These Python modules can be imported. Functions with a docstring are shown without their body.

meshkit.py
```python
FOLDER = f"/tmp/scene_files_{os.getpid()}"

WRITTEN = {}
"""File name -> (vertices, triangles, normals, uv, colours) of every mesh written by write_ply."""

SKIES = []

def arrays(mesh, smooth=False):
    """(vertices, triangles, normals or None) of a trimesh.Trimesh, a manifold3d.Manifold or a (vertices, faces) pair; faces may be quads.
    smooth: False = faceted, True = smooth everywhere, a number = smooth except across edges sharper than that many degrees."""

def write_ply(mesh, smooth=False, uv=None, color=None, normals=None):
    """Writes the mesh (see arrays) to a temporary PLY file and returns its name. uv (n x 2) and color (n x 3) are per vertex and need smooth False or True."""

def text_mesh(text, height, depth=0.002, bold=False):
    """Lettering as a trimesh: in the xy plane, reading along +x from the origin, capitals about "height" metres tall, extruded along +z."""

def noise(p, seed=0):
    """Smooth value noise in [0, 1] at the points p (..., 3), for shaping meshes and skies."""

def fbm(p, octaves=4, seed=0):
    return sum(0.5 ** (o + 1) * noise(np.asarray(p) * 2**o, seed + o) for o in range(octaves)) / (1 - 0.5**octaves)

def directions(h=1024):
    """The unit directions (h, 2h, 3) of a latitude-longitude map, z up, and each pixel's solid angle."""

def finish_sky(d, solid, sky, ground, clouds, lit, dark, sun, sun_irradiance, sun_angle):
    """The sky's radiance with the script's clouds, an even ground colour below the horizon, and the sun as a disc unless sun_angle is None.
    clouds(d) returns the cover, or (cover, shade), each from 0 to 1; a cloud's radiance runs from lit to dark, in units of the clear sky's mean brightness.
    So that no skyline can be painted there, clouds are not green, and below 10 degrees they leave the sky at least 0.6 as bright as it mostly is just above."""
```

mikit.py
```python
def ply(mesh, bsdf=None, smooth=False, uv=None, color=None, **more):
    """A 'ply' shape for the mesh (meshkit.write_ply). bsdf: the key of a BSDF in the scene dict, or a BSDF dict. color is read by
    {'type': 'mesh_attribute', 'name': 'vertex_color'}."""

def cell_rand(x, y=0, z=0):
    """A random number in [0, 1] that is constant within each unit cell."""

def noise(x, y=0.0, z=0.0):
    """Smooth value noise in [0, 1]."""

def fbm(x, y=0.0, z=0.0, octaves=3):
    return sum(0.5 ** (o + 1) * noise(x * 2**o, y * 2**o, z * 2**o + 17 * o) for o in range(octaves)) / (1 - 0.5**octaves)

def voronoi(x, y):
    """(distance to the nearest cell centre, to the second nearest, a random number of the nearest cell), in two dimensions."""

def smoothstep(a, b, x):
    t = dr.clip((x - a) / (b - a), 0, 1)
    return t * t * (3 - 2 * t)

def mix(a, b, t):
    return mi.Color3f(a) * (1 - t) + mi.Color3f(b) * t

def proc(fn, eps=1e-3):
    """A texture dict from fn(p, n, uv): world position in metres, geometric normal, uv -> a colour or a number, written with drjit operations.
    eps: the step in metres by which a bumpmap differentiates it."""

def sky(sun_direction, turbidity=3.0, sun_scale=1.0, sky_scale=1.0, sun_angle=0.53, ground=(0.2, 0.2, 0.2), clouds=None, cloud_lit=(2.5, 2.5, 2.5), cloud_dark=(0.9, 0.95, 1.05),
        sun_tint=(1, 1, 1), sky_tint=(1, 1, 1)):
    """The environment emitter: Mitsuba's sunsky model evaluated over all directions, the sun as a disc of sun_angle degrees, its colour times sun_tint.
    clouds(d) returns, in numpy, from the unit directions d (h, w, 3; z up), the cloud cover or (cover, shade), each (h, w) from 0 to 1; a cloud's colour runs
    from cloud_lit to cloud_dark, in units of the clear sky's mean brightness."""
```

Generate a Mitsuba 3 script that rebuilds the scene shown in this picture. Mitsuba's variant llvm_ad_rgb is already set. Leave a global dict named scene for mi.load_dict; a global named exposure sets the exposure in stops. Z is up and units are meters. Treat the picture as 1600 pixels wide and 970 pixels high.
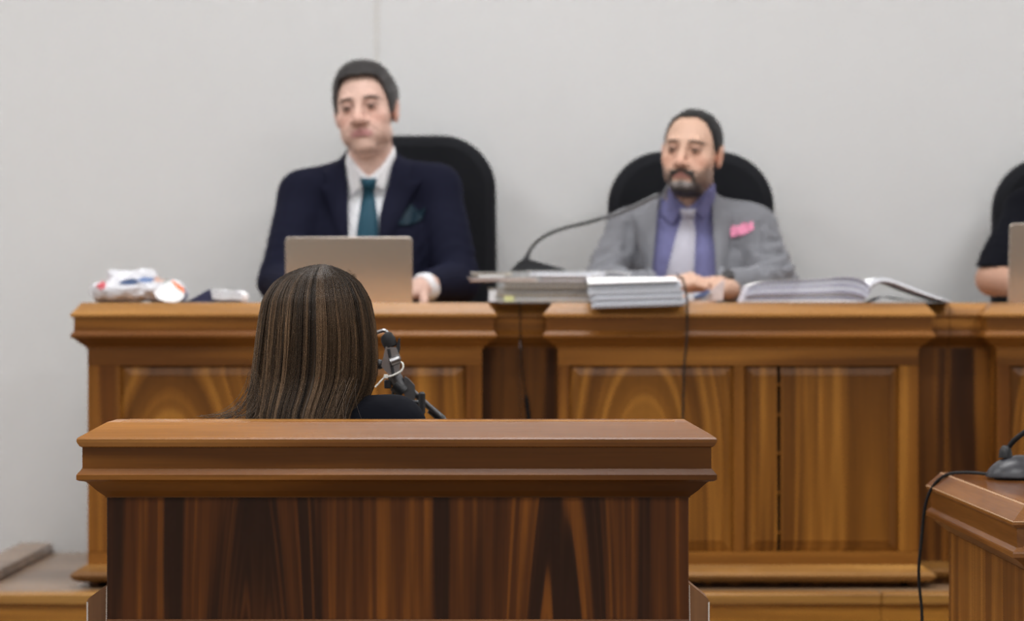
import math, random
import numpy as np, trimesh, mitsuba as mi, drjit as dr
import shapely, shapely.geometry as sg
from scipy.spatial import Delaunay, cKDTree
from scipy.interpolate import RegularGridInterpolator, CubicSpline
from scipy.ndimage import gaussian_filter
from scipy.sparse import coo_matrix
import mikit, meshkit
from mikit import noise, fbm, smoothstep, mix

T = mi.ScalarTransform4f
rng = np.random.default_rng(7)
scene, labels = {}, {}
F, CX, CY, CZ = 4400.0, 800.0, 485.0, 1.15      # focal length in pixels, image centre, eye height


def at(px, py, Y):
    """The point at depth Y that the photograph shows at a pixel."""
    return np.array([(px - CX) * Y / F, Y, CZ + (CY - py) * Y / F])


# ------------------------------------------------------------------ camera, light, exposure
scene['camera'] = dict(type='thinlens', fov=math.degrees(2 * math.atan(800 / F)), fov_axis='x', aperture_radius=0.0085, focus_distance=4.22,
                       to_world=T().look_at(origin=[0, 0, CZ], target=[0, 1, CZ], up=[0, 0, 1]), near_clip=0.1, far_clip=100.0)
exposure = 1.5
LAMP = 5.6
LAMPS = [(x, y, k) for y, k in ((1.0, 1.15), (3.6, 1.0), (6.2, 1.0)) for x in (-2.4, 0.0, 2.4)]
CEIL = 3.5

# ------------------------------------------------------------------ naming helpers
def numbered(name):
    if name not in used:
        used.add(name)
        return name
    i = 1
    while f'{name}_{i:03d}' in used:
        i += 1
    used.add(f'{name}_{i:03d}')
    return f'{name}_{i:03d}'


used = set()


def thing(name, label, cat, group=None):
    k = numbered(name)
    labels[k] = {'label': label, 'category': cat}
    if group:
        labels[k]['group'] = group
    return k


def put(name, mesh, mat, parent=None, label=None, smooth=False, kind=None, **kw):
    k = numbered(f'{parent}__{name}' if parent else name)
    scene[k] = mikit.ply(mesh, mat, smooth=smooth, **kw)
    if label or kind:
        labels[k] = {}
        if label: labels[k]['label'] = label
        if kind: labels[k]['kind'] = kind
    return k


def solo(name, mesh, mat, label, cat, group=None, **kw):
    k = put(name, mesh, mat, **kw)
    labels[k] = {**labels.get(k, {}), 'label': label, 'category': cat}
    if group: labels[k]['group'] = group
    return k


def struct(name, mesh, mat, parent=None, label=None, **kw):
    k = put(name, mesh, mat, parent, **kw)
    if not parent:
        labels[k] = {'kind': 'structure', 'label': label or name.replace('_', ' ')}
    return k


# ------------------------------------------------------------------ mesh helpers
def box(x0, x1, y0, y1, z0, z1, bev=0.0):
    if bev <= 0:
        m = trimesh.creation.box([x1 - x0, y1 - y0, z1 - z0])
        m.apply_translation([(x0 + x1) / 2, (y0 + y1) / 2, (z0 + z1) / 2])
        return m
    h = np.array([x1 - x0, y1 - y0, z1 - z0]) / 2
    pts = []
    for s in np.array(np.meshgrid([-1, 1], [-1, 1], [-1, 1])).reshape(3, -1).T:
        for k in range(3):
            q = s * h
            for j in range(3):
                if j != k: q[j] -= s[j] * bev
            pts.append(q)
    m = trimesh.convex.convex_hull(np.array(pts))
    m.apply_translation([(x0 + x1) / 2, (y0 + y1) / 2, (z0 + z1) / 2])
    return m


def cat(*ms):
    return trimesh.util.concatenate(list(ms))


def sweep(path, prof, caps=True):
    """A moulding: profile (outward, z) swept along a plan path with mitred corners; outward is to the right of the way."""
    P, prof = np.asarray(path, float), np.asarray(prof, float)
    d = np.diff(P, axis=0)
    d /= np.linalg.norm(d, axis=1)[:, None]
    nrm = np.c_[d[:, 1], -d[:, 0]]
    n = len(P)
    M = np.zeros_like(P)
    for i in range(n):
        if i == 0: M[i] = nrm[0]
        elif i == n - 1: M[i] = nrm[-1]
        else:
            b = nrm[i - 1] + nrm[i]
            M[i] = b / (1 + nrm[i - 1] @ nrm[i])
    k = len(prof)
    V = np.concatenate([np.c_[P[i] + prof[:, :1] * M[i], prof[:, 1]] for i in range(n)])
    Fc = []
    for i in range(n - 1):
        for j in range(k):
            a, b = i * k + j, i * k + (j + 1) % k
            c, e = a + k, b + k
            Fc += [[a, c, b], [b, c, e]]
    if caps:
        v2, f2 = trimesh.creation.triangulate_polygon(sg.Polygon(prof), engine='earcut')
        idx = cKDTree(prof).query(v2)[1]
        for t in f2:
            Fc.append([idx[t[0]], idx[t[2]], idx[t[1]]])
            Fc.append([idx[t[0]] + (n - 1) * k, idx[t[1]] + (n - 1) * k, idx[t[2]] + (n - 1) * k])
    m = trimesh.Trimesh(V, np.array(Fc), process=False)
    m.fix_normals()
    return m


def spline(pts, n=40):
    p = np.asarray(pts, float)
    t = np.r_[0, np.cumsum(np.linalg.norm(np.diff(p, axis=0), axis=1))]
    return CubicSpline(t, p)(np.linspace(0, t[-1], n))


def tube(pts, r, sides=10, caps=True):
    p = np.asarray(pts, float)
    n = len(p)
    r = np.broadcast_to(np.asarray(r, float), (n,))
    t = np.gradient(p, axis=0)
    t /= np.linalg.norm(t, axis=1, keepdims=True) + 1e-12
    a = np.cross(t[0], [0, 0, 1.0] if abs(t[0, 2]) < .9 else [1.0, 0, 0])
    A = []
    for i in range(n):
        a = a - (a @ t[i]) * t[i]
        a /= np.linalg.norm(a)
        A.append(a)
    A = np.array(A)
    B = np.cross(t, A)
    g = np.arange(sides) * 2 * np.pi / sides
    v = p[:, None] + r[:, None, None] * (np.cos(g)[None, :, None] * A[:, None] + np.sin(g)[None, :, None] * B[:, None])
    i, j = np.meshgrid(np.arange(n - 1), np.arange(sides), indexing='ij')
    q = np.stack([i * sides + j, i * sides + (j + 1) % sides, (i + 1) * sides + (j + 1) % sides, (i + 1) * sides + j], -1).reshape(-1, 4)
    f = np.vstack([q[:, [0, 1, 2]], q[:, [0, 2, 3]]])
    v = v.reshape(-1, 3)
    if caps:
        k = len(v)
        v = np.vstack([v, p[0], p[-1]])
        s = np.arange(sides)
        f = np.vstack([f, np.c_[np.full(sides, k), (s + 1) % sides, s], np.c_[np.full(sides, k + 1), (n - 1) * sides + s, (n - 1) * sides + (s + 1) % sides]])
    return trimesh.Trimesh(v, f, process=False)


def rod(a, b, r, sides=14, r2=None):
    return tube([a, b], [r, r if r2 is None else r2], sides)


def prism(poly, y0, y1):
    """Polygon in x-z extruded in depth."""
    m = trimesh.creation.extrude_polygon(sg.Polygon(poly), y1 - y0, engine='earcut')
    v = m.vertices.copy()
    m.vertices = np.c_[v[:, 0], y0 + v[:, 2], v[:, 1]]
    m.fix_normals()
    return m


def lathe(prof, c=(0, 0, 0), sections=40):
    m = trimesh.creation.revolve(np.asarray(prof, float), sections=sections)
    m.apply_translation(c)
    return m


# ------------------------------------------------------------------ materials
def principled(name, col, rough=0.5, spec=0.5, **kw):
    c = col if isinstance(col, dict) else {'type': 'rgb', 'value': list(col)}
    scene[name] = {'type': 'twosided', 'bsdf': {'type': 'principled', 'base_color': c, 'roughness': rough, 'specular': spec, **kw}}
    return name


def srgb(r, g, b):
    c = np.array([r, g, b]) / 255.0
    return [float(v) for v in np.where(c <= 0.04045, c / 12.92, ((c + 0.055) / 1.055) ** 2.4)]


def wood(name, axis, dark, mid, light, seed, f1=14, f2=60, warp=0.03, arches=None, rough=0.38, coat=0.35, spec=0.4, flames=None):
    def fn(p, n, uv):
        if axis == 'z': a, b = p.z, p.x + 0.73 * p.y
        elif axis == 'x': a, b = p.x, p.z + 0.6 * p.y
        else: a, b = p.y, p.z + 0.6 * p.x
        w = fbm(b * 4 + seed, a * 2.2, seed * 1.7) - 0.5
        r = b + warp * w
        if arches is not None:
            x0 = mi.Float(arches[0][0])
            z0 = mi.Float(arches[0][1])
            for lim, xc, zc in [(q[2], q[0], q[1]) for q in arches[1:]]:
                x0 = dr.select(p.x > lim, mi.Float(xc), x0)
                z0 = dr.select(p.x > lim, mi.Float(zc), z0)
            dx = p.x - x0 + 0.03 * w
            dz = dr.minimum((p.z - z0) * 0.33, 0.09)
            ell = dr.sqrt(dr.square(dx) + dr.square(dr.maximum(dz + 0.05, 0)) + 1e-6)
            r = ell + 0.012 * w
        if flames is not None:
            z0, slope, width, xs = flames
            for xc in xs:
                d = dr.abs(p.x - xc)
                k = 1 - smoothstep(0.0, width, d)
                r = r + k * (slope * (z0 - p.z)) * dr.select(p.x > xc, -1.0, 1.0) * smoothstep(0.0, 0.02, d)
        t1 = fbm(r * f1 + seed * 3.1, a * 0.9, seed)
        t2 = noise(r * f2 + seed, a * 2.0 + 5, seed)
        t3 = noise(b * 420, a * 14, seed)
        c = mix(mix(dark, mid, smoothstep(0.3, 0.56, t1)), light, smoothstep(0.5, 0.82, t1 * 0.6 + t2 * 0.4))
        return c * (0.78 + 0.3 * t2) * (0.92 + 0.16 * t3)
    return principled(name, mikit.proc(fn), rough, spec, clearcoat=coat, clearcoat_gloss=0.9)


W_D, W_M, W_L = srgb(84, 44, 14), srgb(128, 76, 28), srgb(166, 108, 46)
wood('bench_panel_wood', 'z', srgb(104, 62, 17), srgb(136, 86, 28), srgb(160, 107, 41), 3.0, f1=52, f2=120, arches=[(-0.83, 0.72), (0.32, 0.86, 0.0), (0.88, 0.3, 0.56), (1.45, 0.8, 1.1)], coat=0.08, spec=0.25)
wood('bench_rail_wood', 'x', srgb(110, 65, 19), srgb(142, 90, 32), srgb(166, 112, 48), 8.0, f1=18, f2=50, coat=0.08, spec=0.25)
wood('bench_stile_wood', 'z', srgb(102, 58, 16), srgb(136, 85, 28), srgb(160, 107, 41), 13.0, f1=20, f2=70, coat=0.08, spec=0.25)
wood('shaded_recess_wood', 'z', srgb(66, 35, 8), srgb(114, 68, 21), srgb(142, 90, 32), 21.0, f1=26, f2=70, coat=0.1, spec=0.25)  # darker copy of the bench wood, shade of the recesses put into its colour
wood('bench_top_wood', 'x', srgb(138, 90, 36), srgb(168, 116, 52), srgb(188, 136, 68), 5.0, f1=12, f2=60)
wood('stand_cap_wood', 'x', srgb(84, 48, 15), srgb(122, 75, 27), srgb(150, 99, 42), 31.0, f1=12, f2=70, warp=0.05, rough=0.42, coat=0.06, spec=0.22)
wood('stand_bevel_wood', 'x', srgb(120, 74, 30), srgb(146, 95, 42), srgb(166, 114, 56), 33.0, f1=9, f2=50, warp=0.05, rough=0.3, coat=0.3)
wood('stand_top_wood', 'x', srgb(110, 68, 28), srgb(140, 92, 42), srgb(160, 112, 58), 34.0, f1=9, f2=50, rough=0.12, coat=1.0)
wood('skirt_wood', 'z', srgb(112, 74, 44), srgb(136, 94, 58), srgb(156, 114, 76), 36.0, f1=16, f2=60, coat=0.5)
wood('stand_veneer', 'z', srgb(46, 22, 7), srgb(86, 45, 13), srgb(128, 74, 22), 47.0, f1=44, f2=150, warp=0.012, rough=0.42, coat=0.12, spec=0.25, flames=(0.93, 0.16, 0.12, (-0.365, 0.067)))
wood('table_side_wood', 'z', srgb(100, 56, 17), srgb(130, 80, 28), srgb(152, 100, 42), 51.0, f1=30, f2=110, coat=0.2)
wood('table_rail_wood', 'y', srgb(98, 56, 20), srgb(132, 84, 36), srgb(158, 106, 54), 55.0, f1=14, f2=60, rough=0.3, coat=0.5)
wood('table_top_wood', 'y', srgb(88, 50, 20), srgb(120, 74, 34), srgb(142, 94, 48), 57.0, f1=10, f2=50, rough=0.12, coat=1.0)
wood('dais_floor_wood', 'x', srgb(104, 80, 58), srgb(124, 98, 74), srgb(140, 114, 88), 61.0, f1=9, f2=40, rough=0.22, coat=1.0, spec=0.6)
wood('dais_riser_wood', 'x', srgb(134, 84, 22), srgb(162, 107, 34), srgb(180, 124, 48), 65.0, f1=14, f2=50, coat=0.2)
wood('plinth_wood', 'x', srgb(112, 74, 28), srgb(142, 98, 42), srgb(162, 118, 56), 69.0, f1=14, f2=60)


def wall_fn(p, n, uv):
    v = 0.985 + 0.03 * fbm(p.x * 1.3, p.y, p.z * 1.3)
    return mi.Color3f(0.70, 0.708, 0.708) * v


principled('wall_paint', mikit.proc(wall_fn), 0.85, 0.2)
principled('strip_paint', (0.66, 0.655, 0.64), 0.8, 0.2)
principled('ceiling_paint', (0.8, 0.8, 0.78), 0.9, 0.1)
principled('floor_tile', (0.22, 0.18, 0.14), 0.5, 0.4)
principled('black_plastic', (0.013, 0.014, 0.016), 0.4, 0.5)
principled('black_rubber', (0.012, 0.012, 0.013), 0.6, 0.3)
principled('black_fabric', (0.012, 0.013, 0.016), 0.9, 0.2, sheen=0.4)
principled('lamp_frame', (0.8, 0.8, 0.8), 0.5, 0.4)

# ------------------------------------------------------------------ the room
struct('floor', box(-5, 5, -3, 8.0, -0.1, 0), 'floor_tile', label='brown courtroom floor below the dais')
struct('ceiling', box(-5, 5, -3, 8.0, CEIL, CEIL + 0.1), 'ceiling_paint', label='white courtroom ceiling')
WALL_Y = 7.86
wb = struct('wall_back', cat(box(-5, (583 - CX) * WALL_Y / F, WALL_Y, 8.0, 0, CEIL), box((594 - CX) * WALL_Y / F, 5, WALL_Y, 8.0, 0, CEIL)), 'wall_paint', label='plain off-white wall behind the judges with a vertical joint')
put('joint_strip', box((583 - CX) * WALL_Y / F, (594 - CX) * WALL_Y / F, WALL_Y + 0.004, 8.0, 0, CEIL), 'strip_paint', wb)
struct('wall_left', box(-5.1, -5, -3, 8.0, 0, CEIL), 'wall_paint', label='off-white side wall')
struct('wall_right', box(5, 5.1, -3, 8.0, 0, CEIL), 'wall_paint', label='off-white side wall')
struct('wall_rear', box(-5, 5, -3.1, -3, 0, CEIL), 'wall_paint', label='off-white wall behind the viewer')
for i, (x, y, w) in enumerate(LAMPS):
    t = thing('ceiling_light', 'white ceiling light panel, ' + ('left', 'middle', 'right')[i % 3] + ' one of the row ' + ('nearest the viewer', 'above the witness stand', 'nearest the bench')[i // 3], 'ceiling light', 'ceiling light panels')
    k = put('diffuser', (np.array([[x - .6, y - .3, CEIL - .03], [x + .6, y - .3, CEIL - .03], [x + .6, y + .3, CEIL - .03], [x - .6, y + .3, CEIL - .03]]), np.array([[0, 2, 1], [0, 3, 2]])), 'lamp_frame', t)
    scene[k]['emitter'] = {'type': 'area', 'radiance': {'type': 'rgb', 'value': [LAMP * w * .985, LAMP * w * .985, LAMP * w]}}
    put('frame', cat(box(x - .63, x + .63, y - .33, y - .3, CEIL - .04, CEIL), box(x - .63, x + .63, y + .3, y + .33, CEIL - .04, CEIL),
                     box(x - .63, x - .6, y - .3, y + .3, CEIL - .04, CEIL), box(x + .6, x + .63, y - .3, y + .3, CEIL - .04, CEIL)), 'lamp_frame', t)

# dais: platform, two lower steps
PZ, PF = 0.475, 6.72
dais = struct('dais_platform', box(-4.9, 4.9, PF + 0.02, 7.86, PZ - 0.03, PZ - 0.001), 'dais_floor_wood', label='raised wooden dais floor under the bench')
XJ = (1378 - CX) * PF / F
for x0, x1 in ((-4.9, XJ - .0008), (XJ + .0008, 4.9)):
    put('riser', box(x0, x1, PF + 0.02, PF + 0.05, 0.0, PZ - 0.028), 'dais_riser_wood', dais)
    put('nosing', box(x0, x1, PF, PF + 0.06, PZ - 0.028, PZ, 0.004), 'plinth_wood', dais)
for k, (y0, z) in enumerate(((6.42, 0.317), (6.12, 0.158))):
    s = thing('dais_step', ['upper wooden step leading up to the dais', 'lower wooden step leading up to the dais'][k], 'step', None)
    put('tread', box(-4.9, 4.9, y0, y0 + 0.31, z - 0.028, z, 0.004), 'dais_floor_wood', s)
    put('riser', box(-4.9, 4.9, y0 + 0.02, y0 + 0.045, 0.0 if k else 0.159, z - 0.028), 'dais_riser_wood', s)
solo('wooden_curb', box(-1.372, -1.283, 5.0 + 1.73, 7.855, PZ, PZ + 0.027, 0.003), 'dais_floor_wood', 'low greyish wooden curb strip lying on the dais floor left of the bench', 'curb')

# ------------------------------------------------------------------ the judges' bench
BY = 6.875                                           # front face of the carcass
ZT = 1.169


def cap_parts(parent, path, zt, mats, run=0.037, flat=0.11, zb=None):
    """Top rail with bevel and nosing, fascia, cove: path runs along the carcass face."""
    r = run
    put('top_rail', sweep(path, [(-flat, zt), (r - .024, zt), (r - .003, zt - .0255), (r, zt - .028), (r, zt - .033), (r - .0035, zt - .0365), (-flat, zt - .0365)]), mats[0], parent)
    put('fascia', sweep(path, [(-0.03, zt - .0365), (r - .008, zt - .0365), (r - .008, zt - .069), (-0.03, zt - .069)]), mats[1], parent)
    put('lower_moulding', sweep(path, [(-0.03, zt - .069), (r - .008, zt - .069), (r - .002, zt - .076), (r - .0005, zt - .078), (r - .0005, zt - .084), (r - .003, zt - .086),
                                       (r - .008, zt - .088), (r - .014, zt - .093), (r - .022, zt - .1), (0.004, zt - .108), (0.004, zt - .112), (-0.03, zt - .112)]), mats[2], parent)


def raised_panel(x0, x1, z0, z1, Y, bev=0.024, back=0.012, front=0.002, bl=1, br=1):
    """bl, br: 0 for a side without a bevel."""
    V, Fc = [], []
    for (a, b, c, d, y) in ((x0, x1, z0, z1, Y + .03), (x0, x1, z0, z1, Y + back), (x0 + bev * bl, x1 - bev * br, z0 + bev, z1 - bev, Y + front + .003), (x0 + (bev + .002) * bl, x1 - (bev + .002) * br, z0 + bev + .002, z1 - bev - .002, Y + front)):
        V += [[a, y, c], [b, y, c], [b, y, d], [a, y, d]]
    for k in range(3):
        for j in range(4):
            a, b = 4 * k + j, 4 * k + (j + 1) % 4
            Fc += [[a, b, a + 4], [b, b + 4, a + 4]]
    Fc += [[12, 13, 14], [12, 14, 15]]
    m = trimesh.Trimesh(np.array(V, float), np.array(Fc), process=False)
    m.fix_normals()
    return m


def bx(px):
    return (px - CX) * BY / F


def bz(py):
    return CZ + (CY - py) * BY / F


RY = BY + 0.10                                       # recess face
BACK = 7.52
Z_CAP, Z_FOOT = ZT - 0.112, bz(882)


SLIT = (bx(1214.3), bx(1219.7))


def bench(label, xl, xr, jl, jr, panels, end_left=False):
    """xl, xr: the projecting bay; jl, jr: joints with the neighbours; panels: (x0, x1) of each raised panel."""
    t = thing('judge_bench', label, 'bench', 'sections of the judges bench')
    path = []
    if end_left: path += [(xl, BACK), (xl, BY)]
    else: path += [(jl + .0008, RY), (xl, RY), (xl, BY)]
    path += [(xr, BY), (xr, RY), (jr - .0008, RY)]
    cap_parts(t, path, ZT, ('bench_top_wood', 'bench_rail_wood', 'bench_rail_wood'), flat=0.085 if not end_left else 0.085)
    # ledge behind the rail, and the lower desk top behind it
    a, b = (xl if end_left else jl) + .001, jr - .001
    put('ledge', box(a + (.08 if end_left else 0), b, RY + .08, 7.08, ZT - .032, ZT - .0005), 'bench_top_wood', t)
    put('ledge_infill', box(xl + .08, xr - .08, BY + .08, RY + .085, ZT - .034, ZT - .0008), 'bench_top_wood', t)
    put('ledge_back', box(a, b, 7.06, 7.08, 1.11, ZT - .032), 'bench_rail_wood', t)
    put('desk_top', box(a, b, 7.08, BACK, 1.085, 1.11, .003), 'bench_top_wood', t)
    # frame of the bay
    zr = bz(571)
    zb = bz(862)
    st = 0.034
    put('top_rail_board', box(xl, xr, BY, BY + .03, zr, Z_CAP + .004), 'bench_rail_wood', t)
    put('bottom_rail', box(xl, xr, BY, BY + .03, Z_FOOT - .01, zb), 'bench_rail_wood', t)
    edges = [xl] + [v for p in panels for v in p] + [xr]
    for i in range(0, len(edges), 2):
        if edges[i] != SLIT[0]:
            put('stile', box(edges[i], edges[i + 1], BY, BY + .03, zb, zr, .0015), 'bench_stile_wood', t)
    for p in panels:
        put('raised_panel', raised_panel(p[0], p[1], zb, zr, BY, bl=0 if p[0] == SLIT[1] else 1, br=0 if p[1] == SLIT[0] else 1), 'bench_panel_wood', t)
    # bay sides, recess boards, plinth
    put('bay_side', box(xl, xl + .02, BY + .03, BACK if end_left else RY + .01, PZ, Z_CAP + .004), 'shaded_recess_wood', t)
    put('bay_side', box(xr - .02, xr, BY + .03, RY + .01, PZ, Z_CAP + .004), 'shaded_recess_wood', t)
    if not end_left:
        put('recess_board', box(jl + .0008, xl, RY, RY + .02, PZ, Z_CAP + .004), 'shaded_recess_wood', t)
    put('recess_board', box(xr, jr - .0008, RY, RY + .02, PZ, Z_CAP + .004), 'shaded_recess_wood', t)
    put('joint_light_stop', box(jr - .03, jr + .0007, RY + .0205, RY + .04, PZ, Z_CAP), 'black_fabric', t)  # added black board, keeps light from leaking through the joint
    zf = Z_FOOT
    put('plinth', sweep(path, [(-.02, zf), (.004, zf), (.03, zf - .016), (.038, zf - .023), (.038, zf - .027), (.028, zf - .037), (.008, zf - .042), (-.04, zf - .042), (-.04, zf)]), 'plinth_wood', t)
    put('toe_board', sweep(path, [(-.06, zf), (-.04, zf), (-.04, PZ), (-.06, PZ)]), 'shaded_recess_wood', t)
    return t


J1, J2 = bx(813), bx(1491)
bA = bench('left section of the wooden judges bench, with the plastic bag and open laptop on top', bx(137), bx(753), None, J1, [(bx(188), bx(728))], end_left=True)
bB = bench('middle section of the wooden judges bench, its right panel split by a dark slit', bx(872), bx(1435), J1, J2, [(bx(890), bx(1146)), (bx(1163), SLIT[0]), (SLIT[1], bx(1405))])
bC = bench('right section of the wooden judges bench, cut by the right edge of the photo', bx(1558), bx(2000), J2, bx(2060), [(bx(1578), bx(1760)), (bx(1778), bx(1982))])
put('slit_shade_board', box(SLIT[0] - .02, SLIT[1] + .02, BY + .031, BY + .036, bz(868), bz(566)), 'black_fabric', bB)  # added black board standing in for the shade inside the slit
# the dark slit: small pale bridges cross it
for y in (601, 648, 708, 770, 832):
    put('slit_bridge', box(bx(1214.5), bx(1219.5), BY + .006, BY + .031, bz(y + 1.6), bz(y - 1.6)), 'bench_stile_wood', bB)

# ------------------------------------------------------------------ the witness stand in front
SY = 4.038
t = thing('witness_stand', 'dark veneered wooden witness stand with a moulded top rail, in front of the witness', 'witness stand')
SX0, SX1 = (167 - CX) * SY / F, (1076 - CX) * SY / F
SZ = 0.990
spath = [(SX0, SY + .11), (SX0, SY), (SX1, SY), (SX1, SY + .11)]
put('top_rail', sweep(spath, [(-.02, SZ), (.0, SZ), (.036, SZ - .0205), (.038, SZ - .023), (.0375, SZ - .0275), (.034, SZ - .033), (.031, SZ - .0345), (-.02, SZ - .0345)]), 'stand_bevel_wood', t)
put('rail_top_board', box(SX0 + .018, SX1 - .018, SY + .018, SY + .11, SZ - .03, SZ + .0004), 'stand_top_wood', t)
put('fascia', sweep(spath, [(-.02, SZ - .0345), (.0305, SZ - .0345), (.0305, SZ - .065), (-.02, SZ - .065)]), 'stand_cap_wood', t)
put('lower_moulding', sweep(spath, [(-.02, SZ - .065), (.031, SZ - .065), (.036, SZ - .071), (.038, SZ - .0735), (.038, SZ - .0805), (.035, SZ - .082), (.026, SZ - .084), (.022, SZ - .0875),
                                    (.012, SZ - .098), (.002, SZ - .106), (.002, SZ - .108), (-.02, SZ - .108)]), 'stand_cap_wood', t)
put('front_panel', box(SX0, SX1, SY, SY + .03, 0.0, SZ - .106, .0015), 'stand_veneer', t)
for s, x in ((0, SX0), (1, SX1)):
    put('side_panel', box(x if s == 0 else x - .03, x + .03 if s == 0 else x, SY + .03, SY + .16, 0.0, SZ - .106), 'stand_veneer', t)
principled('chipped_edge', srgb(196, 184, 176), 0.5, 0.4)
for s in (0, 1):
    sg_ = -1 if s == 0 else 1
    x = SX0 if s == 0 else SX1
    zt, zo = CZ + (CY - (911 if s else 913)) * SY / F, CZ + (CY - 938) * SY / F
    xo = x + sg_ * .031
    k = put('side_skirt', prism([(x, 0), (x, zt), (xo - sg_ * .003, zo + .002), (xo, zo - .003), (xo, 0)], SY + .012, SY + .09), 'skirt_wood', t)
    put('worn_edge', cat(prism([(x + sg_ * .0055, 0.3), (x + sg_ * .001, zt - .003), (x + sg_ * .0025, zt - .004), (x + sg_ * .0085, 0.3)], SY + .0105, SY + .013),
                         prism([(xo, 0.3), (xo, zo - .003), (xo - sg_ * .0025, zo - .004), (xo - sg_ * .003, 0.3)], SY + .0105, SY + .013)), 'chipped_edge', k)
zs = CZ + (CY - 967) * SY / F
put('base_strip', sweep([(SX0 + .0, SY), (SX1, SY)], [(0, zs), (.003, zs), (.012, zs - .012), (.012, 0), (0, 0)]), 'stand_cap_wood', t)

# ------------------------------------------------------------------ the table on the right
TX, TY0, TY1, TZ = 0.818, 4.428, 5.275, 0.8455
t = thing('side_table', 'glossy wooden table with a moulded edge at the right edge of the photo', 'table')
TXR = 1.75
tpath = [(TX, TY1), (TX, TY0), (TXR, TY0), (TXR, TY1), (TX, TY1)]
tpath = [(TX, (TY0 + TY1) / 2 + .3), *tpath[1:4], (TX, TY1), (TX, (TY0 + TY1) / 2 + .3)]
R = .037
put('top_rail', sweep(tpath, [(-.02, TZ), (R - .0235, TZ), (R - .002, TZ - .0225), (R, TZ - .025), (R, TZ - .03), (R - .004, TZ - .0345), (-.02, TZ - .0345)], caps=False), 'table_rail_wood', t)
put('table_top', box(TX - .008, TXR + .008, TY0 - .008, TY1 + .008, TZ - .03, TZ + .0004), 'table_top_wood', t)
principled('worn_highlight_wood', srgb(168, 132, 98), 0.4, 0.4)  # pale tone for added strips that paint highlights on the worn bevel edges
put('edge_highlight', sweep(tpath, [(R - .0245, TZ - .001), (R - .0245, TZ + .0008), (R - .0225, TZ - .0008)], caps=False), 'worn_highlight_wood', t)
put('edge_highlight', sweep(tpath, [(R - .003, TZ - .0225), (R + .0003, TZ - .0248), (R + .0003, TZ - .0262), (R - .003, TZ - .0262)], caps=False), 'worn_highlight_wood', t)
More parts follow.
